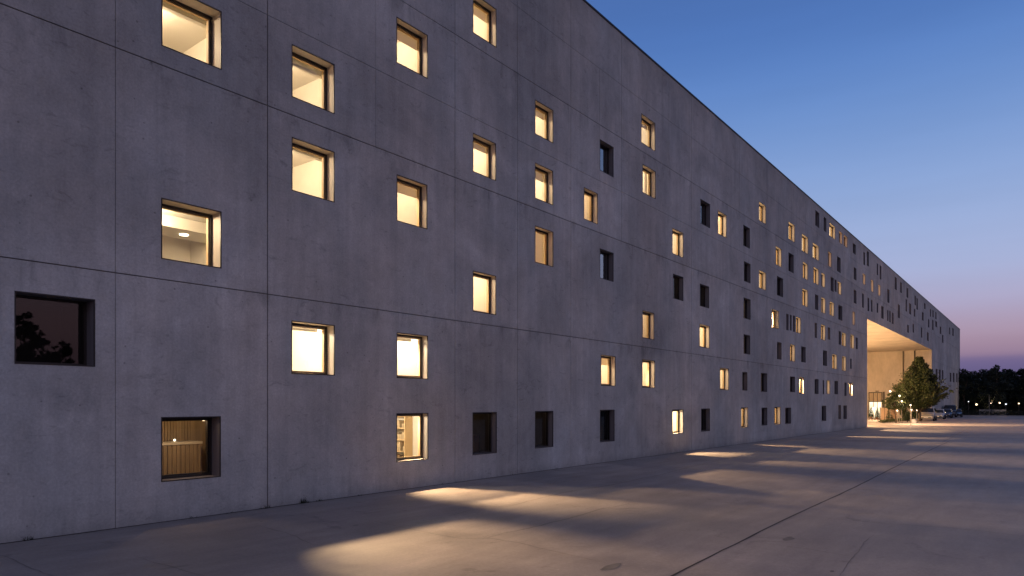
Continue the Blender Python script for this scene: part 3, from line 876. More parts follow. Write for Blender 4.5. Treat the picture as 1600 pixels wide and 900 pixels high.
small = MB()
for idx, w in enumerate(wins):
    a0, a1, z0, z1, kind = w['a0'], w['a1'], w['z0'], w['z1'], w['kind']
    RV = reveal_depth(w['xl'])
    lit = kind in 'BLAD'
    if idx not in full:
        mb = small
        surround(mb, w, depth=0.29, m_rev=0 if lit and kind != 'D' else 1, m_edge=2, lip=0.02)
        frame_boxes(mb, a0 + .016, a1 - .016, z0 + .016, z1 - .016, D + .20, D + .25, 0.06, 2)
        mb.quad((a0, D + .28, z0), (a1, D + .28, z0), (a1, D + .28, z1), (a0, D + .28, z1), {'A': 4, 'L': 4, 'D': 5}.get(kind, 3))
        continue
    room_lit = (kind in 'BLK' and w['w'] > 13) or idx in POOLS or idx == 10 or (kind in 'A' and w['w'] > 15)
    mb = MB()
    surround(mb, w, depth=RV + 0.1)
    win = mb.build('window', [M['reveal'] if lit and kind != 'D' else M['reveal_shaded'], M['frame']], None)
    win.parent = root
    o0 = world_loc(root)
    c = Vector(((a0 + a1) / 2, D, z0))
    win.data.transform(Matrix.Translation(-c))
    win.location = c - o0
    fr = MB()
    e = .0155
    frame_boxes(fr, a0 + e, a1 - e, z0 + e, z1 - e, D + RV - .03, D + RV + .04, 0.042)
    fr.build('frame', M['frame'], win)
    inr = MB()
    frame_boxes(inr, a0 + e + .0425, a1 - e - .0425, z0 + e + .0425, z1 - e - .0425, D + RV + .008, D + RV + .09, 0.035)
    if lit: inr.build('casement', M['inner'] if kind != 'D' else M['frame'], win)
    pn = MB()
    pn.quad((a0 + .04, D + RV, z0 + .04), (a1 - .04, D + RV, z0 + .04), (a1 - .04, D + RV, z1 - .04), (a0 + .04, D + RV, z1 - .04))
    pn.build('pane', M['coated'] if idx in (19, 20, 32) else M['glass'], win)
    ry = D + RV + 0.1
    if room_lit:
        lamps = []
        if idx in POOLS:
            dx_, b_, reach, qx, qy, pw, cone, soft = POOLS[idx]
            lz_ = min(z0 + z0 / reach * b_, caps(w)[3] - .15)
            lamps.append((Vector(((a0 + a1) / 2 + dx_, D + b_, lz_)), ground_at(qx, qy), pw, cone, soft))
        mx = 0.30 if w['w'] < 60 else 0.75
        r0, r1 = a0 - mx, a1 + mx
        rz0, rz1 = z0 - (0.75 if z0 > 1.2 else z0 - 0.05), z1 + 0.42
        rd = 2.8 if w['w'] < 60 else 3.6
        if idx == 10: rz1, rd, r1 = z1 + 0.25, 2.8, a1 + 1.15
        if idx == 13: r1 = a1 + .85
        if idx == 5: rz1, r1 = z1 + .16, a1 + 1.15
        for lp, *_ in lamps:
            r0 = min(r0, lp.x - .3); r1 = max(r1, lp.x + .3); rz1 = max(rz1, lp.z + .16); rd = max(rd, lp.y - D + .2)
        k0, k1, k2, k3 = caps(w)
        r0, r1, rz0, rz1 = max(r0, k0), min(r1, k1), max(rz0, k2), min(rz1, k3)
        # room shell with a hole at the window
        rm = MB(); y2 = D + rd
        wm = 0
        rm.quad((r0, ry, rz0), (r1, ry, rz0), (r1, y2, rz0), (r0, y2, rz0), wm)
        rm.quad((r0, ry, rz1), (r1, ry, rz1), (r1, y2, rz1), (r0, y2, rz1), 1)
        rm.quad((r0, ry, rz0), (r0, y2, rz0), (r0, y2, rz1), (r0, ry, rz1), wm)
        rm.quad((r1, ry, rz0), (r1, y2, rz0), (r1, y2, rz1), (r1, ry, rz1), wm)
        rm.quad((r0, y2, rz0), (r1, y2, rz0), (r1, y2, rz1), (r0, y2, rz1), wm)
        rm.quad((r0, ry, rz0), (a0, ry, rz0), (a0, ry, rz1), (r0, ry, rz1), wm)
        rm.quad((a1, ry, rz0), (r1, ry, rz0), (r1, ry, rz1), (a1, ry, rz1), wm)
        rm.quad((a0, ry, z1), (a1, ry, z1), (a1, ry, rz1), (a0, ry, rz1), wm)
        rm.quad((a0, ry, rz0), (a1, ry, rz0), (a1, ry, z0), (a0, ry, z0), wm)
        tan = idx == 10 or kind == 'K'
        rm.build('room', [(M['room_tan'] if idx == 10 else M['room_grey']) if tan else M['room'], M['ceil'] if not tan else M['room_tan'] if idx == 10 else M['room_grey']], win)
        # ceiling fitting
        lx, ly = a0 + 0.25, D + 1.3
        if w['w'] > 60: lx, ly = a0 + 0.3, D + (2.9 if idx == 5 else 1.7)
        pw = {'B': 240, 'L': 125, 'A': 54, 'D': 4, 'K': 3.0}[kind] * (1.5 if w['w'] > 60 else 1.0) * random.uniform(.72, 1.2) * (1.0 if w['w'] > 13 else .4)
        if idx == 10: pw, lx, ly = 26, a0 + 1.0, D + 1.1
        if idx == 13: pw = 170
        if idx == 5: pw *= 1.5
        if idx == 5: ly = D + 1.2
        dm = MB(); dm.tube([(lx, ly, rz1 - .035), (lx, ly, rz1 - .004)], [0.11, 0.11], 18)
        dm.build('ceiling_lamp', M['lamp'] if kind != 'K' else M['lit_dim'], win)
        point_lamp((lx, ly, min(rz1 - .2, z1 + .05)), pw, ((1, .76, .49) if kind == 'L' else (1, .68, .38)) if kind != 'B' else (1, .83, .60), 0.1, win)
        for lp, g_, pw2, cone, soft in lamps:
            spot_lamp(lp, g_, pw2, R(cone), soft, (1, .66, .36), 0.045, win)  # added spot, aimed out through the window to cast the ground pool
        # things seen inside
        if idx == 5:
            b = MB(); b.box(r0 + .01, r1 - .01, D + 1.75, D + 2.7, rz1 - .26, rz1 - .004); b.build('ceiling_beam', M['ceil'], win)
            d2 = MB(); d2.tube([(a0 + 1.55, D + 2.2, rz1 - .282), (a0 + 1.55, D + 2.2, rz1 - .262)], [0.10, 0.10], 18); d2.build('downlight', M['lamp'], win)
        if idx in (1, 2, 6):
            b = MB(); b.box(r0 + .01, r1 - .01, D + 1.0, D + 1.12, rz1 - .30, rz1 - .02); b.build('ceiling_beam', M['ceil'], win)
        if idx in (2, 6):
            b = MB(); b.box(a0 + .05, a0 + .75, D + 2.1, D + 2.2, z0 + .42, z0 + .47); b.build('shelf', M['inner'], win)
        if idx in (11, 2, 12):
            b = MB(); b.tube([(a0 + .1, D + .62, z1 - .10), (a1 - .1, D + .62, z1 - .10)], [.045, .045], 10); b.build('blind_roll', M['white'], win)
        if idx == 10:
            b = MB(); n = 40
            for q in range(n):
                x = r0 + .02 + (a0 + 2.05 - r0) * q / n
                b.box(x, x + (a0 + 2.05 - r0) / n * .62, y2 - .03, y2 - .002, rz0, rz1 - .02)
            b.build('ribbed_wall_panel', M['room_tan'], win)
            b = MB(); b.box(r0 + .02, a0 + 2.0, y2 - .62, y2 - .04, z0 + .60, z0 + .66); b.build('counter_top', M['room'], win)
            b = MB()
            for q in range(26):
                x = r0 + .04 + (a0 + 1.96 - r0) * q / 26
                b.box(x, x + .055, y2 - .62, y2 - .58, rz0, z0 + .59)
            b.box(r0 + .03, a0 + 1.98, y2 - .575, y2 - .05, rz0, z0 + .59)
            b.build('counter_front', M['room_tan'], win)
            b = MB(); b.ball((r1 - .32, y2 - .5, z1 - .10), .055); b.build('wall_fixture', M['globe_warm'], win)  # kitchen wall lamp
            b = MB(); b.ball((a0 + 1.45, y2 - .35, z0 + .70), .025); b.build('glowing_tap', M['lamp'], win)  # tiny emissive ball puts a glint on the tap
            b = MB(); b.box(a0 + 2.07, r1 - .01, y2 - .7, y2 - .64, rz0, rz1 - .01); b.build('partition', M['fence'], win)
        if idx == 13:
            sx0, sx1, sy0, sy1 = r1 - .34, r1 - .01, D + 1.55, y2 - .04
            b = MB()
            for q in range(6):
                zz = rz0 + .12 + q * .36
                b.box(sx0, sx1, sy0, sy1, zz, zz + .03)
            b.box(sx0, sx1, sy0 - .03, sy0 - .001, rz0, rz0 + 2.0)
            b.build('bookshelf', M['inner'], win)
            rr = random.Random(idx)
            for q in range(5):
                zz = rz0 + .151 + q * .36
                b = MB(); y = sy0 + .03
                while y < sy1 - .12:
                    ww = rr.uniform(.05, .16)
                    if rr.random() < .75: b.box(sx0 + .04, sx1 - .02, y, y + ww * .92, zz, zz + rr.uniform(.12, .28))
                    y += ww
                ob = b.build('book_row', random.Random(q).choice([M['room_tan'], M['planter'], M['fence']]), win)
                ob['kind'] = 'stuff'
        if idx == 14:
            b = MB(); b.box(r1 - .3, r1 - .02, D + 1.0, D + 2.2, rz0, z0 + .55); b.build('cabinet', M['fence'], win)
        if kind in 'LA' and w['w'] < 60 and idx != 18:
            q = random.random(); b = MB()
            if q < .25:
                b.box(a0 + .05, a1 - .05, ry + .03, ry + .04, z1 - .06 - (z1 - z0) * random.uniform(.12, .34), z1 - .03); b.build('half_blind', M['cloth'], win)
            elif q < .5:
                n_ = 7; c0, cw_ = (a0 + .04, .34) if q < .4 else (a1 - .34, .30)
                for j in range(n_):
                    xa, xb = c0 + cw_ * j / n_, c0 + cw_ * (j + 1) / n_
                    ya, yb_ = ry + .05 + .03 * (j % 2), ry + .05 + .03 * ((j + 1) % 2)
                    b.quad((xa, ya, rz0 + .03), (xb, yb_, rz0 + .03), (xb, yb_, rz1 - .04), (xa, ya, rz1 - .04))
                b.build('curtain', M['cloth'], win)
            elif q < .75:
                b.box(a1 + .0, a1 + .035, D + 1.1, D + 1.9, z0 + .1, z0 + .75); b.build('picture_frame', M['room_tan'], win)
        if kind == 'K' and idx in (15, 25, 36):
            b = MB(); b.box(a0 + .02, a0 + .5, D + 1.0, D + 1.3, rz0, z0 + .55); b.build('cabinet', M['fence'], win)
        if idx == 18:
            b = MB(); b.box((a0 + a1) / 2, a1 - .02, ry + .05, ry + .07, z0 + .02, z1 - .02); b.build('curtain', M['cloth'], win)
    elif lit:
        rm = MB()
        y2 = D + RV + .16
        rm.quad((a0, y2, z0), (a1, y2, z0), (a1, y2, z1), (a0, y2, z1))
        rm.build('blind', {'L': M['lit'], 'A': M['lit_amber'], 'D': M['lit_dim'], 'B': M['lit']}[kind], win)
    elif kind == 'X' and w['w'] < 12:
        rm = MB(); y2 = ry + .05
        rm.quad((a0, y2, z0), (a1, y2, z0), (a1, y2, z1), (a0, y2, z1))
        rm.build('blind', M['grey_blind'], win)
    else:
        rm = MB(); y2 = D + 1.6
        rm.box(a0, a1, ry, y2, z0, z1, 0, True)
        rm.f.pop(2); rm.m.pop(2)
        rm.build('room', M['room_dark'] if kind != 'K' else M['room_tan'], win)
        if kind == 'K' or idx in (19, 20, 33 - 1):
            b = MB(); b.box(a0 + .08, a0 + .40, ry + .03, ry + .05, z0 + .04, z1 - .04)
            b.build('curtain', M['room_tan'] if kind == 'K' else M['white'], win)
o = small.build('window', [M['reveal'], M['reveal_shaded'], M['frame'], M['grey_blind'], M['lit_amber'], M['lit_dim']], root)
o['kind'] = 'stuff'

# ------------------------------------------------------------------ vegetation
def leaves_mesh(name, blobs, n, size, material, parent, seed=1, flat=0.5):
    """many small folded leaf faces scattered through the volume of the blobs"""
    rs = np.random.RandomState(seed)
    vol = np.array([b[1] * b[1] * b[2] for b in blobs]); pr = vol / vol.sum()
    which = rs.choice(len(blobs), n, p=pr)
    cen = np.array([b[0] for b in blobs])[which]
    rad = np.array([[b[1], b[1], b[2]] for b in blobs])[which]
    d = rs.normal(size=(n, 3)); d /= np.linalg.norm(d, axis=1)[:, None]
    rr = rs.uniform(0.15, 1, n) ** 0.45
    P = cen + d * rad * rr[:, None]
    e1 = rs.normal(size=(n, 3)); e1[:, 2] *= flat; e1 /= np.linalg.norm(e1, axis=1)[:, None]
    t = rs.normal(size=(n, 3)); e2 = np.cross(e1, t); e2 /= np.linalg.norm(e2, axis=1)[:, None]
    s1 = size * rs.uniform(.6, 1.35, n)[:, None]; s2 = s1 * rs.uniform(.35, .6, n)[:, None]
    V = np.stack([P - e1 * s1, P + e2 * s2, P + e1 * s1, P - e2 * s2], 1).reshape(-1, 3)
    keep = None
    off = np.array(world_loc(parent)) if parent is not None else np.zeros(3)
    V = V - off
    V[:, 2] = np.maximum(V[:, 2], 0.02 - off[2])
    me = bpy.data.meshes.new(name)
    me.vertices.add(len(V)); me.vertices.foreach_set('co', V.ravel())
    me.loops.add(4 * n); me.loops.foreach_set('vertex_index', np.arange(4 * n))
    me.polygons.add(n); me.polygons.foreach_set('loop_start', np.arange(n) * 4)
    me.update(calc_edges=True)
    me.materials.append(material)
    o = bpy.data.objects.new(name, me); COL.objects.link(o); o.parent = parent
    return o


def make_tree(base, height, profile, trunk_h, nblob, nleaf, leaf, lmat, seed, bits=0.16, trunk_r=0.14, name='tree', squash=0.75, spray=0):
    """profile: list of (fraction of height, crown radius)"""
    rnd = random.Random(seed)
    root_ = empty(name, base)
    bx, by, bz = base
    fr_ = [p[0] for p in profile]; rd_ = [p[1] for p in profile]
    blobs = []
    for i in range(nblob):
        h = fr_[0] + (fr_[-1] - fr_[0]) * (i + rnd.random()) / nblob
        r = float(np.interp(h, fr_, rd_))
        an = rnd.uniform(0, 2 * math.pi) + i * 2.4
        q = r * rnd.uniform(.15, .80) if i % 3 else r * rnd.uniform(.80, 1.0)
        br = max(.14 * r + .16, bits * height * rnd.uniform(.35, .75) * (0.5 + 0.6 * r / max(rd_)))
        if i % 3 == 0: br *= .55
        blobs.append(((bx + q * math.cos(an), by + q * math.sin(an), bz + h * height), br, br * squash))
    if spray:
        for i in range(spray):
            h = fr_[0] + (fr_[-1] - fr_[0]) * rnd.random() ** 1.15
            r = float(np.interp(h, fr_, rd_)) * rnd.uniform(.85, 1.28)
            an = rnd.uniform(0, 2 * math.pi); up = rnd.uniform(.25, .75)
            for q in range(5):
                t = .45 + .6 * q / 4
                blobs.append(((bx + r * t * math.cos(an), by + r * t * math.sin(an), bz + h * height + up * r * (t - .7)), (.46 - .08 * q) * rnd.uniform(.6, 1.2), .34 - .055 * q))
    leaves_mesh('crown', blobs, nleaf, leaf, lmat, root_, seed)
    tb = MB()
    top = height * .86
    lean = rnd.uniform(-.15, .15)
    pts = [(bx + lean * t * t, by + .1 * math.sin(t * 4 + seed), bz - .05 + top * t) for t in (0, .08, .2, .4, .65, 1)]
    tb.tube(pts, [trunk_r * f for f in (1.35, 1.0, .85, .65, .4, .08)], 9)
    for i, b in enumerate(blobs):
        if i % 2: continue
        c_ = Vector(b[0]); t = max(.1, (c_.z - bz) / height * .72)
        s_ = Vector((bx + lean * t * t, by, bz + top * t * .9))
        tb.tube([s_, s_.lerp(c_, .5) + Vector((0, 0, -.08 * height * .2)), c_], [trunk_r * .32, trunk_r * .2, trunk_r * .06], 5)
    tb.build('trunk', M['bark'], root_, smooth=True)
    return root_


def on_ground(x, l):
    """ground point in photo column x at lateral distance l"""
    p = seen_at(x, HY, l=l); return (p.x, p.y, 0.0)


tb_ = on_ground(1436, D - .9)
zt_ = F * CH / (tb_[0] * ct + tb_[1] * st)
sc_ = (tb_[0] * ct + tb_[1] * st) / F
Ht = (HY - 557) * sc_ + CH
mt = make_tree(tb_, Ht, [(.24, 1.9), (.30, 2.8), (.38, 3.3), (.47, 3.1), (.56, 2.5), (.70, 1.8), (.84, 1.0), (.97, .15)], 1.5, 120, 40000, .13, M['leaf'], 11, trunk_r=.16, name='tree', spray=150)
tag(mt, 'tall bushy evergreen tree with pointed crown standing in front of the lit passage', 'tree')
st_b = on_ground(1398.5, D + .4)
st_ = make_tree(st_b, (HY - 610) * (st_b[0] * ct + st_b[1] * st) / F + CH, [(.42, .8), (.5, 1.45), (.66, 1.55), (.82, 1.2), (.97, .3)], 1.6, 26, 3600, .10, M['leaf'], 5, trunk_r=.08, name='tree')
tag(st_, 'low round-headed tree on a thin bare trunk left of the tall evergreen', 'tree')


def conifer(px, l, h, r, label, seed, name='potted_conifer'):
    b = on_ground(px, l)
    e_ = empty(name, b)
    blobs = [((b[0], b[1], .32 + h * t), r * (1 - t) + .06, h * .16) for t in (.02, .15, .3, .45, .6, .75, .9)]
    leaves_mesh('foliage', blobs, 900, .06, M['leaf_dark'], e_, seed)
    p = MB(); p.tube([(b[0], b[1], .002), (b[0], b[1], .30), (b[0], b[1], .32)], [.17, .23, .20], 14); p.build('pot', M['planter'], e_)
    tag(e_, label, 'conifer', 'cone-shaped conifers beside the entrance')


conifer(1361.0, D + 7.4, 1.55, .42, 'dark cone-shaped conifer immediately beside the edge of the passage opening', 21)
conifer(1370.6, D + 5.5, 1.6, .42, 'dark cone-shaped conifer right of the big glowing globe lamp', 22)
conifer(1389.6, D + 2.6, 1.75, .5, 'dark cone-shaped conifer standing before the timber fence', 23)


def shrub(px, l, r, h, label, seed, mtl='leaf_dark', n=2600):
    b = on_ground(px, l)
    e_ = empty('shrub', b)
    rnd = random.Random(seed)
    blobs = [((b[0] + rnd.uniform(-.5, .5) * r, b[1] + rnd.uniform(-.5, .5) * r, h * rnd.uniform(.35, .72)), r * .62, h * .32) for _ in range(9)]
    leaves_mesh('foliage', blobs, n, .07, M[mtl], e_, seed)
    t = MB()
    for k in range(5):
        an = k * 1.3; t.tube([(b[0], b[1], 0), (b[0] + r * .4 * math.cos(an), b[1] + r * .4 * math.sin(an), h * .6)], [.03, .012], 5)
    t.build('stem', M['bark'], e_)
    tag(e_, label, 'shrub')


shrub(1418, D - .3, .62, 1.45, 'dark rounded shrub at the left foot of the tall evergreen tree', 31)
shrub(1429.5, D + .6, .62, 1.25, 'dark shrub directly beside the trunk of the tall evergreen tree', 32)
shrub(1410, D + 1.4, .7, 2.2, 'green shrub under the low branches between the two trees', 33, 'leaf')

# low planting and its kerb along the passage mouth
hb0, hb1 = on_ground(1378, D + 1.6), on_ground(1416, D + .9)
hd = empty('low_hedge', ((hb0[0] + hb1[0]) / 2, (hb0[1] + hb1[1]) / 2, 0))
bl = [((hb0[0] + (hb1[0] - hb0[0]) * q / 16, hb0[1] + (hb1[1] - hb0[1]) * q / 16, .2), .45, .2) for q in range(17)]
leaves_mesh('foliage', bl, 3600, .06, M['leaf'], hd, 41)
tag(hd, 'long low green hedge strip in front of the timber fence', 'hedge')

# timber fence inside the passage
fa, fb = Vector(on_ground(1376.5, D + 4.4)), Vector(on_ground(1403, D + 2.4))
fe = empty('timber_fence', (fa + fb) / 2)
n = 30
fp = MB()
for i in range(n):
    p, q = fa.lerp(fb, i / n), fa.lerp(fb, (i + .8) / n)
    h = 1.72 + .04 * math.sin(i * 2.1)
    off = Vector((0.02, 0.03, 0))
    fp.quad((p.x, p.y, .05), (q.x, q.y, .05), (q.x, q.y, h), (p.x, p.y, h))
    fp.quad((p.x + .02, p.y + .03, .05), (q.x + .02, q.y + .03, .05), (q.x + .02, q.y + .03, h), (p.x + .02, p.y + .03, h))
    fp.quad((p.x, p.y, h), (q.x, q.y, h), (q.x + .02, q.y + .03, h), (p.x + .02, p.y + .03, h))
    fp.quad((p.x, p.y, .05), (p.x, p.y, h), (p.x + .02, p.y + .03, h), (p.x + .02, p.y + .03, .05))
fp.build('board_panel', M['fence'], fe)
for i in range(5):
    p = fa.lerp(fb, i / 4)
    t = MB(); t.box(p.x - .05, p.x + .05, p.y + .05, p.y + .15, 0, 1.85); t.build('post', M['bark'], fe)
tag(fe, 'warm lit timber board fence at the back of the planting in the passage', 'fence')

# white bench by the tall tree
b0 = Vector(on_ground(1428.5, D - 1.6))
be = empty('bench', b0)
t = MB()
for k in range(4): t.box(b0.x - .8, b0.x + .8, b0.y - .2 + k * .11, b0.y - .11 + k * .11, .43, .46)
t.build('seat', M['white'], be)
for sx in (-.65, .65):
    t = MB(); t.box(b0.x + sx - .04, b0.x + sx + .04, b0.y - .18, b0.y + .2, 0.0, .428); t.build('leg', M['white'], be)
tag(be, 'small pale slatted bench at the foot of the tall evergreen tree', 'bench')

# weeds along the foot of the facade
rs = random.Random(3)
wd = MB()
for (px, n, h) in ((417, 14, .07), (409, 10, .05), (471, 26, .13), (478, 12, .07), (497, 14, .06), (45, 12, .07), (300, 8, .05), (360, 8, .04), (560, 10, .05), (690, 8, .05), (800, 8, .05), (868, 8, .07), (985, 6, .05)):
    a, _ = wall_at(px, HY)
    for k in range(n):
        x = a + rs.gauss(0, .05); y = D - rs.uniform(.005, .05)
        dx, dy, hh = rs.gauss(0, .035), -abs(rs.gauss(0, .03)), h * rs.uniform(.4, 1.2)
        wd.quad((x - .006, y, 0.0), (x + .006, y, 0.0), (x + dx + .002, y + dy, hh), (x + dx - .002, y + dy, hh))
tag(wd.build('weeds', M['grass']), 'tiny tufts of weeds in the crack at the foot of the concrete wall', 'weeds', kind='stuff')
# dark strip of uneven width in the angle between wall and paving
ds = MB(); x = A0
while x < PA0:
    nx = x + .22
    w0 = .035 + .05 * abs(mnoise.noise(Vector((x * 1.1, 3, 0)))); w1 = .035 + .05 * abs(mnoise.noise(Vector((nx * 1.1, 3, 0))))
    ds.quad((x, D - w0, .005), (nx, D - w1, .005), (nx, D + .01, .009), (x, D + .01, .009)); x = nx
tag(ds.build('pavement_edge_strip', M['crack']), kind='structure')

# ------------------------------------------------------------------ lamps
def globe_lamp(px, py, l, rpx, label, cat='lamp', mtl='globe', power=30, group=None, name='globe_lamp', color=WARM):
    p = seen_at(px, py, l=l)
    depth = p.x * ct + p.y * st
    r = rpx * .68 * depth / F
    e_ = empty(name, (p.x, p.y, 0))
    t = MB(); t.tube([(p.x, p.y, .0), (p.x, p.y, .06), (p.x, p.y, .08), (p.x, p.y, p.z - r * .9)], [.09, .09, .028, .02], 10); t.build('post', M['lamp_post'] if power != 60 else M['post'], e_)
    t = MB(); t.ball((p.x, p.y, p.z), r); t.build('globe', M[mtl], e_, smooth=True)
    t = MB(); t.tube([(p.x, p.y, p.z - r * 1.06), (p.x, p.y, p.z - r * .82)], [.06, .09], 10); t.build('collar', M['post'], e_)
    if power:
        point_lamp((p.x - r * 1.6, p.y - r * 1.2, p.z + r * .4), power, color, r * .8, e_, 'lamp_light')
    tag(e_, label, cat, group)
    return e_


globe_lamp(1365.3, 638.5, D + 5.0, 3.0, 'large glowing globe lamp on a post nearest the passage edge', power=420, group='globe lamps among the planting')
globe_lamp(1391, 611.5, D + 1.9, 1.9, 'highest glowing globe lamp, poking out left of the evergreen crown', power=220, group='globe lamps among the planting')
globe_lamp(1402, 641.5, D - .3, 1.5, 'low warm globe lamp right of the thin bare trunk', power=90, group='globe lamps among the planting')
globe_lamp(1409, 626.8, D - .2, 1.5, 'glowing globe lamp amid the leaves between the two trees, lower one', power=90, group='globe lamps among the planting')
globe_lamp(1405.5, 618.5, D + .1, 1.7, 'glowing globe lamp amid the leaves between the two trees, upper one', power=120, group='globe lamps among the planting')
globe_lamp(1422.7, 633.0, D - 2.4, 1.4, 'white globe lamp left of the evergreen trunk, taller of two', power=70, group='globe lamps among the planting', color=(1, .85, .65))
globe_lamp(1424.3, 640.3, D - 1.6, 1.2, 'white globe lamp left of the evergreen trunk, shorter of two', power=50, group='globe lamps among the planting', color=(1, .85, .65))
globe_lamp(1432.5, 641.0, D - 1.9, 0.9, 'smallest globe lamp, close against the trunk of the evergreen', power=40, group='globe lamps among the planting', color=(1, .85, .65))

# far street lamps beyond the forecourt
far = [(1513.3, 627.5, 1.0, 'globe_cool', 'dim cool far lamp just right of the building corner'),
       (1525.8, 632.0, 2.0, 'globe_warm', 'orange glowing far lamp, second from the building corner'),
       (1549.0, 629.3, 2.0, 'globe', 'brightest warm far lamp beside a thin mast'),
       (1562.0, 629.6, 1.6, 'globe_warm', 'warm far lamp just right of the brightest one'),
       (1571.8, 631.5, 1.5, 'globe_cool', 'greenish white far lamp right of the warm pair'),
       (1592.0, 630.5, 1.4, 'globe_warm', 'pinkish far lamp closest to the right edge of the view')]
for i, (px, py, r, mtl, lab) in enumerate(far):
    globe_lamp(px, py, on_ground(px, 0)[1] if False else seen_at(px, py, a=162 + 3 * (i % 3)).y, r, lab, 'street lamp', mtl, 60 if i in (1, 2, 3) else 0, 'far street lamps beyond the forecourt', 'street_lamp')
mp_ = seen_at(1545.7, 630, a=160)
t = MB(); t.tube([(mp_.x, mp_.y, 0), (mp_.x, mp_.y, (HY - 617) * 1.0 * (mp_.x * ct + mp_.y * st) / F + CH)], [.06, .03], 8)
ms = t.build('mast', M['lamp_post']); tag(ms, 'thin pale mast standing beside the brightest far lamp', 'mast')
# low wall and hedge beyond the kerb
v0, v1 = seen_at(1530, 640, a=164), seen_at(1572, 640, a=164)
t = MB(); t.box(163.8, 164.2, v1.y, v0.y, 0, 1.15); lw = t.build('low_wall', M['kerb']); tag(lw, 'low pale wall behind the far lamps', 'wall')
hh = empty('far_hedge', (161.5, 0, 0))
bl = [((161.5 + math.sin(q) * .4, -26 + q * 1.0, .5), .8, .48 + .1 * math.sin(q * 1.7)) for q in range(42)]
leaves_mesh('foliage', bl, 8000, .12, M['leaf_far'], hh, 43)
tag(hh, 'dark clipped hedge along the far end of the forecourt', 'hedge')

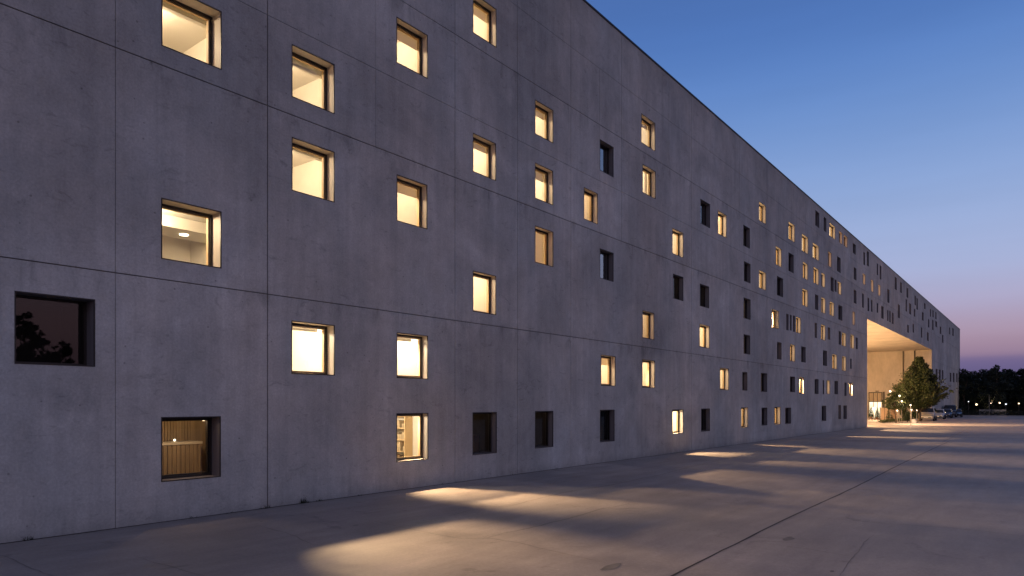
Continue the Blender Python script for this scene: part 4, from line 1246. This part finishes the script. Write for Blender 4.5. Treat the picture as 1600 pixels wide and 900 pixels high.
# ------------------------------------------------------------------ cars
def make_car(loc, rz, color, length, width, height, style, label):
    e_ = empty('parked_car', (0, 0, 0))
    L, Wd, H = length, width, height
    paint = mat('car_paint_' + style + str(len(label)), color, 0.28, 0.35, 0.5)
    paint.node_tree.nodes['Principled BSDF'].inputs['Coat Weight'].default_value = 0.6
    belt = H * .58
    if style == 'van':
        prof = [(0, .30), (0, .62), (.05, .50 * H), (.20, .60 * H), (.36, .96 * H), (.42, H), (.93, H), (.985, .93 * H), (1.0, .5 * H), (1.0, .30)]
    elif style == 'hatch':
        prof = [(0, .28), (0, .55), (.03, .44 * H), (.24, .60 * H), (.42, .96 * H), (.55, H), (.80, .97 * H), (.96, .64 * H), (1.0, .55 * H), (1.0, .28)]
    else:
        prof = [(0, .26), (0, .52), (.03, .44 * H), (.27, .60 * H), (.43, .96 * H), (.55, H), (.70, .97 * H), (.86, .66 * H), (1.0, .60 * H), (1.0, .28)]
    bm = bmesh.new()
    rows = []
    for sgn, f in ((-1, 1.0), (1, 1.0)):
        row = []
        for x, z in prof:
            k = 1 - .22 * max(0, (z - belt) / (H - belt)) - (.10 if x in (0, 1.0) else 0)
            row.append(bm.verts.new(((x - .5) * L, sgn * Wd / 2 * k, z)))
        rows.append(row)
    n = len(prof)
    bm.faces.new(rows[0][::-1]); bm.faces.new(rows[1])
    for i in range(n):
        j = (i + 1) % n
        bm.faces.new((rows[0][i], rows[0][j], rows[1][j], rows[1][i]))
    bmesh.ops.recalc_face_normals(bm, faces=bm.faces)
    bmesh.ops.bevel(bm, geom=bm.edges[:], offset=.055, segments=3, affect='EDGES', profile=.6)
    me = bpy.data.meshes.new('body'); bm.to_mesh(me); bm.free()
    for p in me.polygons: p.use_smooth = True
    me.materials.append(paint)
    bo = bpy.data.objects.new('body', me); COL.objects.link(bo); bo.parent = e_
    gm = mat('car_glass' + style + str(len(label)), (.012, .014, .018), .06, 0, .8)

    def strip(i0, i1, inset, lift, name):
        (xa, za), (xb, zb) = prof[i0], prof[i1]
        xa, xb = (xa - .5) * L, (xb - .5) * L
        dx, dz = xb - xa, zb - za; ln = math.hypot(dx, dz); nx, nz = -dz / ln, dx / ln
        if i0 < n / 2 and nz < 0: nx, nz = -nx, -nz
        if nz < 0: nx, nz = -nx, -nz
        ka = Wd / 2 * (1 - .22 * max(0, (za - belt) / (H - belt))) - inset; kb_ = Wd / 2 * (1 - .22 * max(0, (zb - belt) / (H - belt))) - inset
        t = MB(); f0, f1 = .10, .90
        pa = (xa + dx * f0 + nx * lift, za + dz * f0 + nz * lift); pb = (xa + dx * f1 + nx * lift, za + dz * f1 + nz * lift)
        t.quad((pa[0], -ka, pa[1]), (pa[0], ka, pa[1]), (pb[0], kb_, pb[1]), (pb[0], -kb_, pb[1]))
        o = t.build(name, gm, None); o.parent = e_
    strip(3, 4, .10, .012, 'windscreen')
    if style != 'van': strip(6, 7, .10, .012, 'rear_window')
    for sgn in (-1, 1):
        xs_ = [(prof[3][0] + .06, belt + .05), (prof[4][0] + .03, H * .92), (prof[6][0] - .03, H * .91), (prof[7][0] - (.03 if style == 'van' else .07), belt + .06)]
        t = MB()
        q = []
        for x, z in xs_:
            k = 1 - .22 * max(0, (z - belt) / (H - belt))
            q.append(((x - .5) * L, sgn * (Wd / 2 * k + .006), z))
        t.quad(*q)
        o = t.build('side_window', gm, None); o.parent = e_
    rub = mat('tyre' + str(len(label)), (.012, .012, .012), .9); rim = mat('rim' + str(len(label)), (.35, .35, .36), .35, .8)
    for wx in (-.5 + .17, .5 - .19):
        for sgn in (-1, 1):
            y = sgn * (Wd / 2 - .10)
            t = MB(); t.tube([(wx * L, y - .11, .32), (wx * L, y - .09, .32), (wx * L, y + .09, .32), (wx * L, y + .11, .32)], [.28, .32, .32, .28], 22)
            wo = t.build('wheel', rub, None); wo.parent = e_
            t = MB(); yy = y + sgn * .112; t.tube([(wx * L, yy - .004, .32), (wx * L, yy + .006, .32)], [.19, .17], 16)
            ro = t.build('rim', rim, None); ro.parent = wo
    for sgn in (-1, 1):
        t = MB(); t.ball((-.5 * L + .06, sgn * (Wd / 2 - .30), .62 if style != 'van' else .74), .12, sz=.6)
        o = t.build('headlight', mat('headlight_glass' + str(sgn) + str(len(label)), (.6, .6, .62), .1, 0, .8), None, smooth=True); o.parent = e_
        t = MB(); t.box(-.5 * L + L * .30, -.5 * L + L * .30 + .10, sgn * (Wd / 2 + .02) - .09, sgn * (Wd / 2 + .02) + .09, belt + .02, belt + .16)
        o = t.build('wing_mirror', paint, None); o.parent = e_
    t = MB(); t.box(-.5 * L - .015, -.5 * L + .03, -.55, .55, .36, .50); o = t.build('grille', rub, None); o.parent = e_
    t = MB(); t.box(-.5 * L - .022, -.5 * L - .016, -.26, .26, .40, .49); o = t.build('number_plate', M['white'], None); o.parent = e_
    e_.location = (loc[0], loc[1], 0); e_.rotation_euler = (0, 0, rz)
    tag(e_, label, 'car', 'cars parked along the building')
    return e_


cars = [(1449.5, D - 1.35, (.62, .56, .47), 4.7, 1.9, 1.85, 'van', 'pale beige van parked right behind the tall evergreen tree'),
        (1466, D - 1.30, (.34, .38, .46), 4.3, 1.8, 1.5, 'hatch', 'silver blue hatchback parked behind the pale van'),
        (1478, D - 1.35, (.03, .06, .12), 4.4, 1.8, 1.48, 'sedan', 'dark blue car parked behind the silver hatchback'),
        (1484.5, D - 1.15, (.035, .033, .035), 4.8, 1.95, 2.1, 'van', 'tall dark van rising behind the dark blue car'),
        (1493.5, D - 1.9, (.012, .014, .02), 4.6, 1.85, 1.42, 'sedan', 'black low car parked last before the building corner')]
for c in cars:
    g_ = on_ground(c[0], c[1])
    make_car(g_, R(2), c[2], c[3], c[4], c[5], c[6], c[7])

# ------------------------------------------------------------------ far trees and hill
rt = random.Random(9)
fars = [(1506, 170, 576.5), (1519, 177, 579), (1529, 172, 580.5), (1537, 182, 577), (1548, 176, 575), (1558, 168, 571), (1571, 186, 579), (1577, 174, 577),
        (1588, 184, 581), (1599, 172, 576), (1609, 180, 578), (1622, 170, 575), (1513, 190, 582), (1565, 192, 580)]
desc = ['dark far tree nearest the building corner', 'dark far tree behind the two nearest the building corner',
        'dark far tree third in line from the building corner', 'dark far tree left of the thin mast, pointed top',
        'dark far tree right above the thin mast', 'tallest dark far tree with a narrow raised tip above the others',
        'dark far tree in the dip right of the tallest one', 'round-topped dark far tree right of the dip',
        'dark far tree with low top close to the right edge', 'dark far tree cut by the right edge of the view',
        'dark far tree outside the right edge', 'dark far tree farthest to the right outside the view',
        'dark far tree set back behind the first lamp', 'dark far tree set back behind the tallest one']
for i, (px, a, ty) in enumerate(fars):
    p = seen_at(px, HY, a=a)
    sc = (p.x * ct + p.y * st) / F
    h = (HY - ty) * sc + CH
    w_ = rt.uniform(2.3, 3.4)
    tp = (rt.uniform(.2, .5) if i != 5 else .15)
    t_ = make_tree((p.x, p.y, 0), h, [(.04, w_ * .9), (.35, w_ * 1.15), (.6, w_), (.82, w_ * .62), (.985, w_ * tp)], 1.0, 46, 5200, .24, M['leaf_far'], 60 + i, bits=.17, trunk_r=.2, name='tree')
    tag(t_, desc[i], 'tree', 'dark trees beyond the forecourt')
# trees and planting facing the building across the forecourt (mirrored in the dark panes)
proto = None
spots = [(-30 + 6.2 * i + 1.5 * math.sin(i * 2.7), -41 + 3.5 * math.sin(i * 1.9)) for i in range(31)]
for i, (x, y) in enumerate(spots):
    if proto is None:
        proto = make_tree((0, 0, 0), 8.2, [(.05, 2.6), (.35, 3.3), (.6, 2.9), (.82, 1.7), (.985, .5)], 1.0, 36, 4200, .26, M['leaf_far'], 90, bits=.17, trunk_r=.2, name='tree')
        t_ = proto
    else:
        t_ = copy_tree(proto)
    t_.location = (x, y, 0); t_.rotation_euler = (0, 0, i * 1.9)
    s_ = .8 + .5 * ((i * 37) % 10) / 10
    t_.scale = (s_, s_, s_ * (1 + .15 * ((i * 13) % 5) / 5))
    tag(t_, 'dark tree across the forecourt, outside the photograph, facing the windows', 'tree', 'dark trees across the forecourt facing the building')
# hill ridges
def ridge(x0, y0, x1, y1, h0, seed, n=70, depth=160):
    mb = MB()
    A, B = Vector((x0, y0, 0)), Vector((x1, y1, 0)); dn = (B - A).normalized(); nn = Vector((-dn.y, dn.x, 0))
    P = []
    for i in range(n + 1):
        p = A.lerp(B, i / n)
        h = h0 * (1 + .7 * mnoise.noise(Vector((i * .11, seed, 0))) + .07 * mnoise.noise(Vector((i * .9, seed, 3))))
        P.append((p - nn * depth, p + Vector((0, 0, h)), p + nn * depth))
    for (a, b, c), (d, e_, f) in zip(P[:-1], P[1:]):
        mb.quad(a, d, e_, b); mb.quad(b, e_, f, c)
    return mb.build('hill', M['hill'], smooth=False)
tag(ridge(700, 900, 900, -1400, 27, 4), 'low wooded hill beyond the far trees', 'hill', kind='structure')
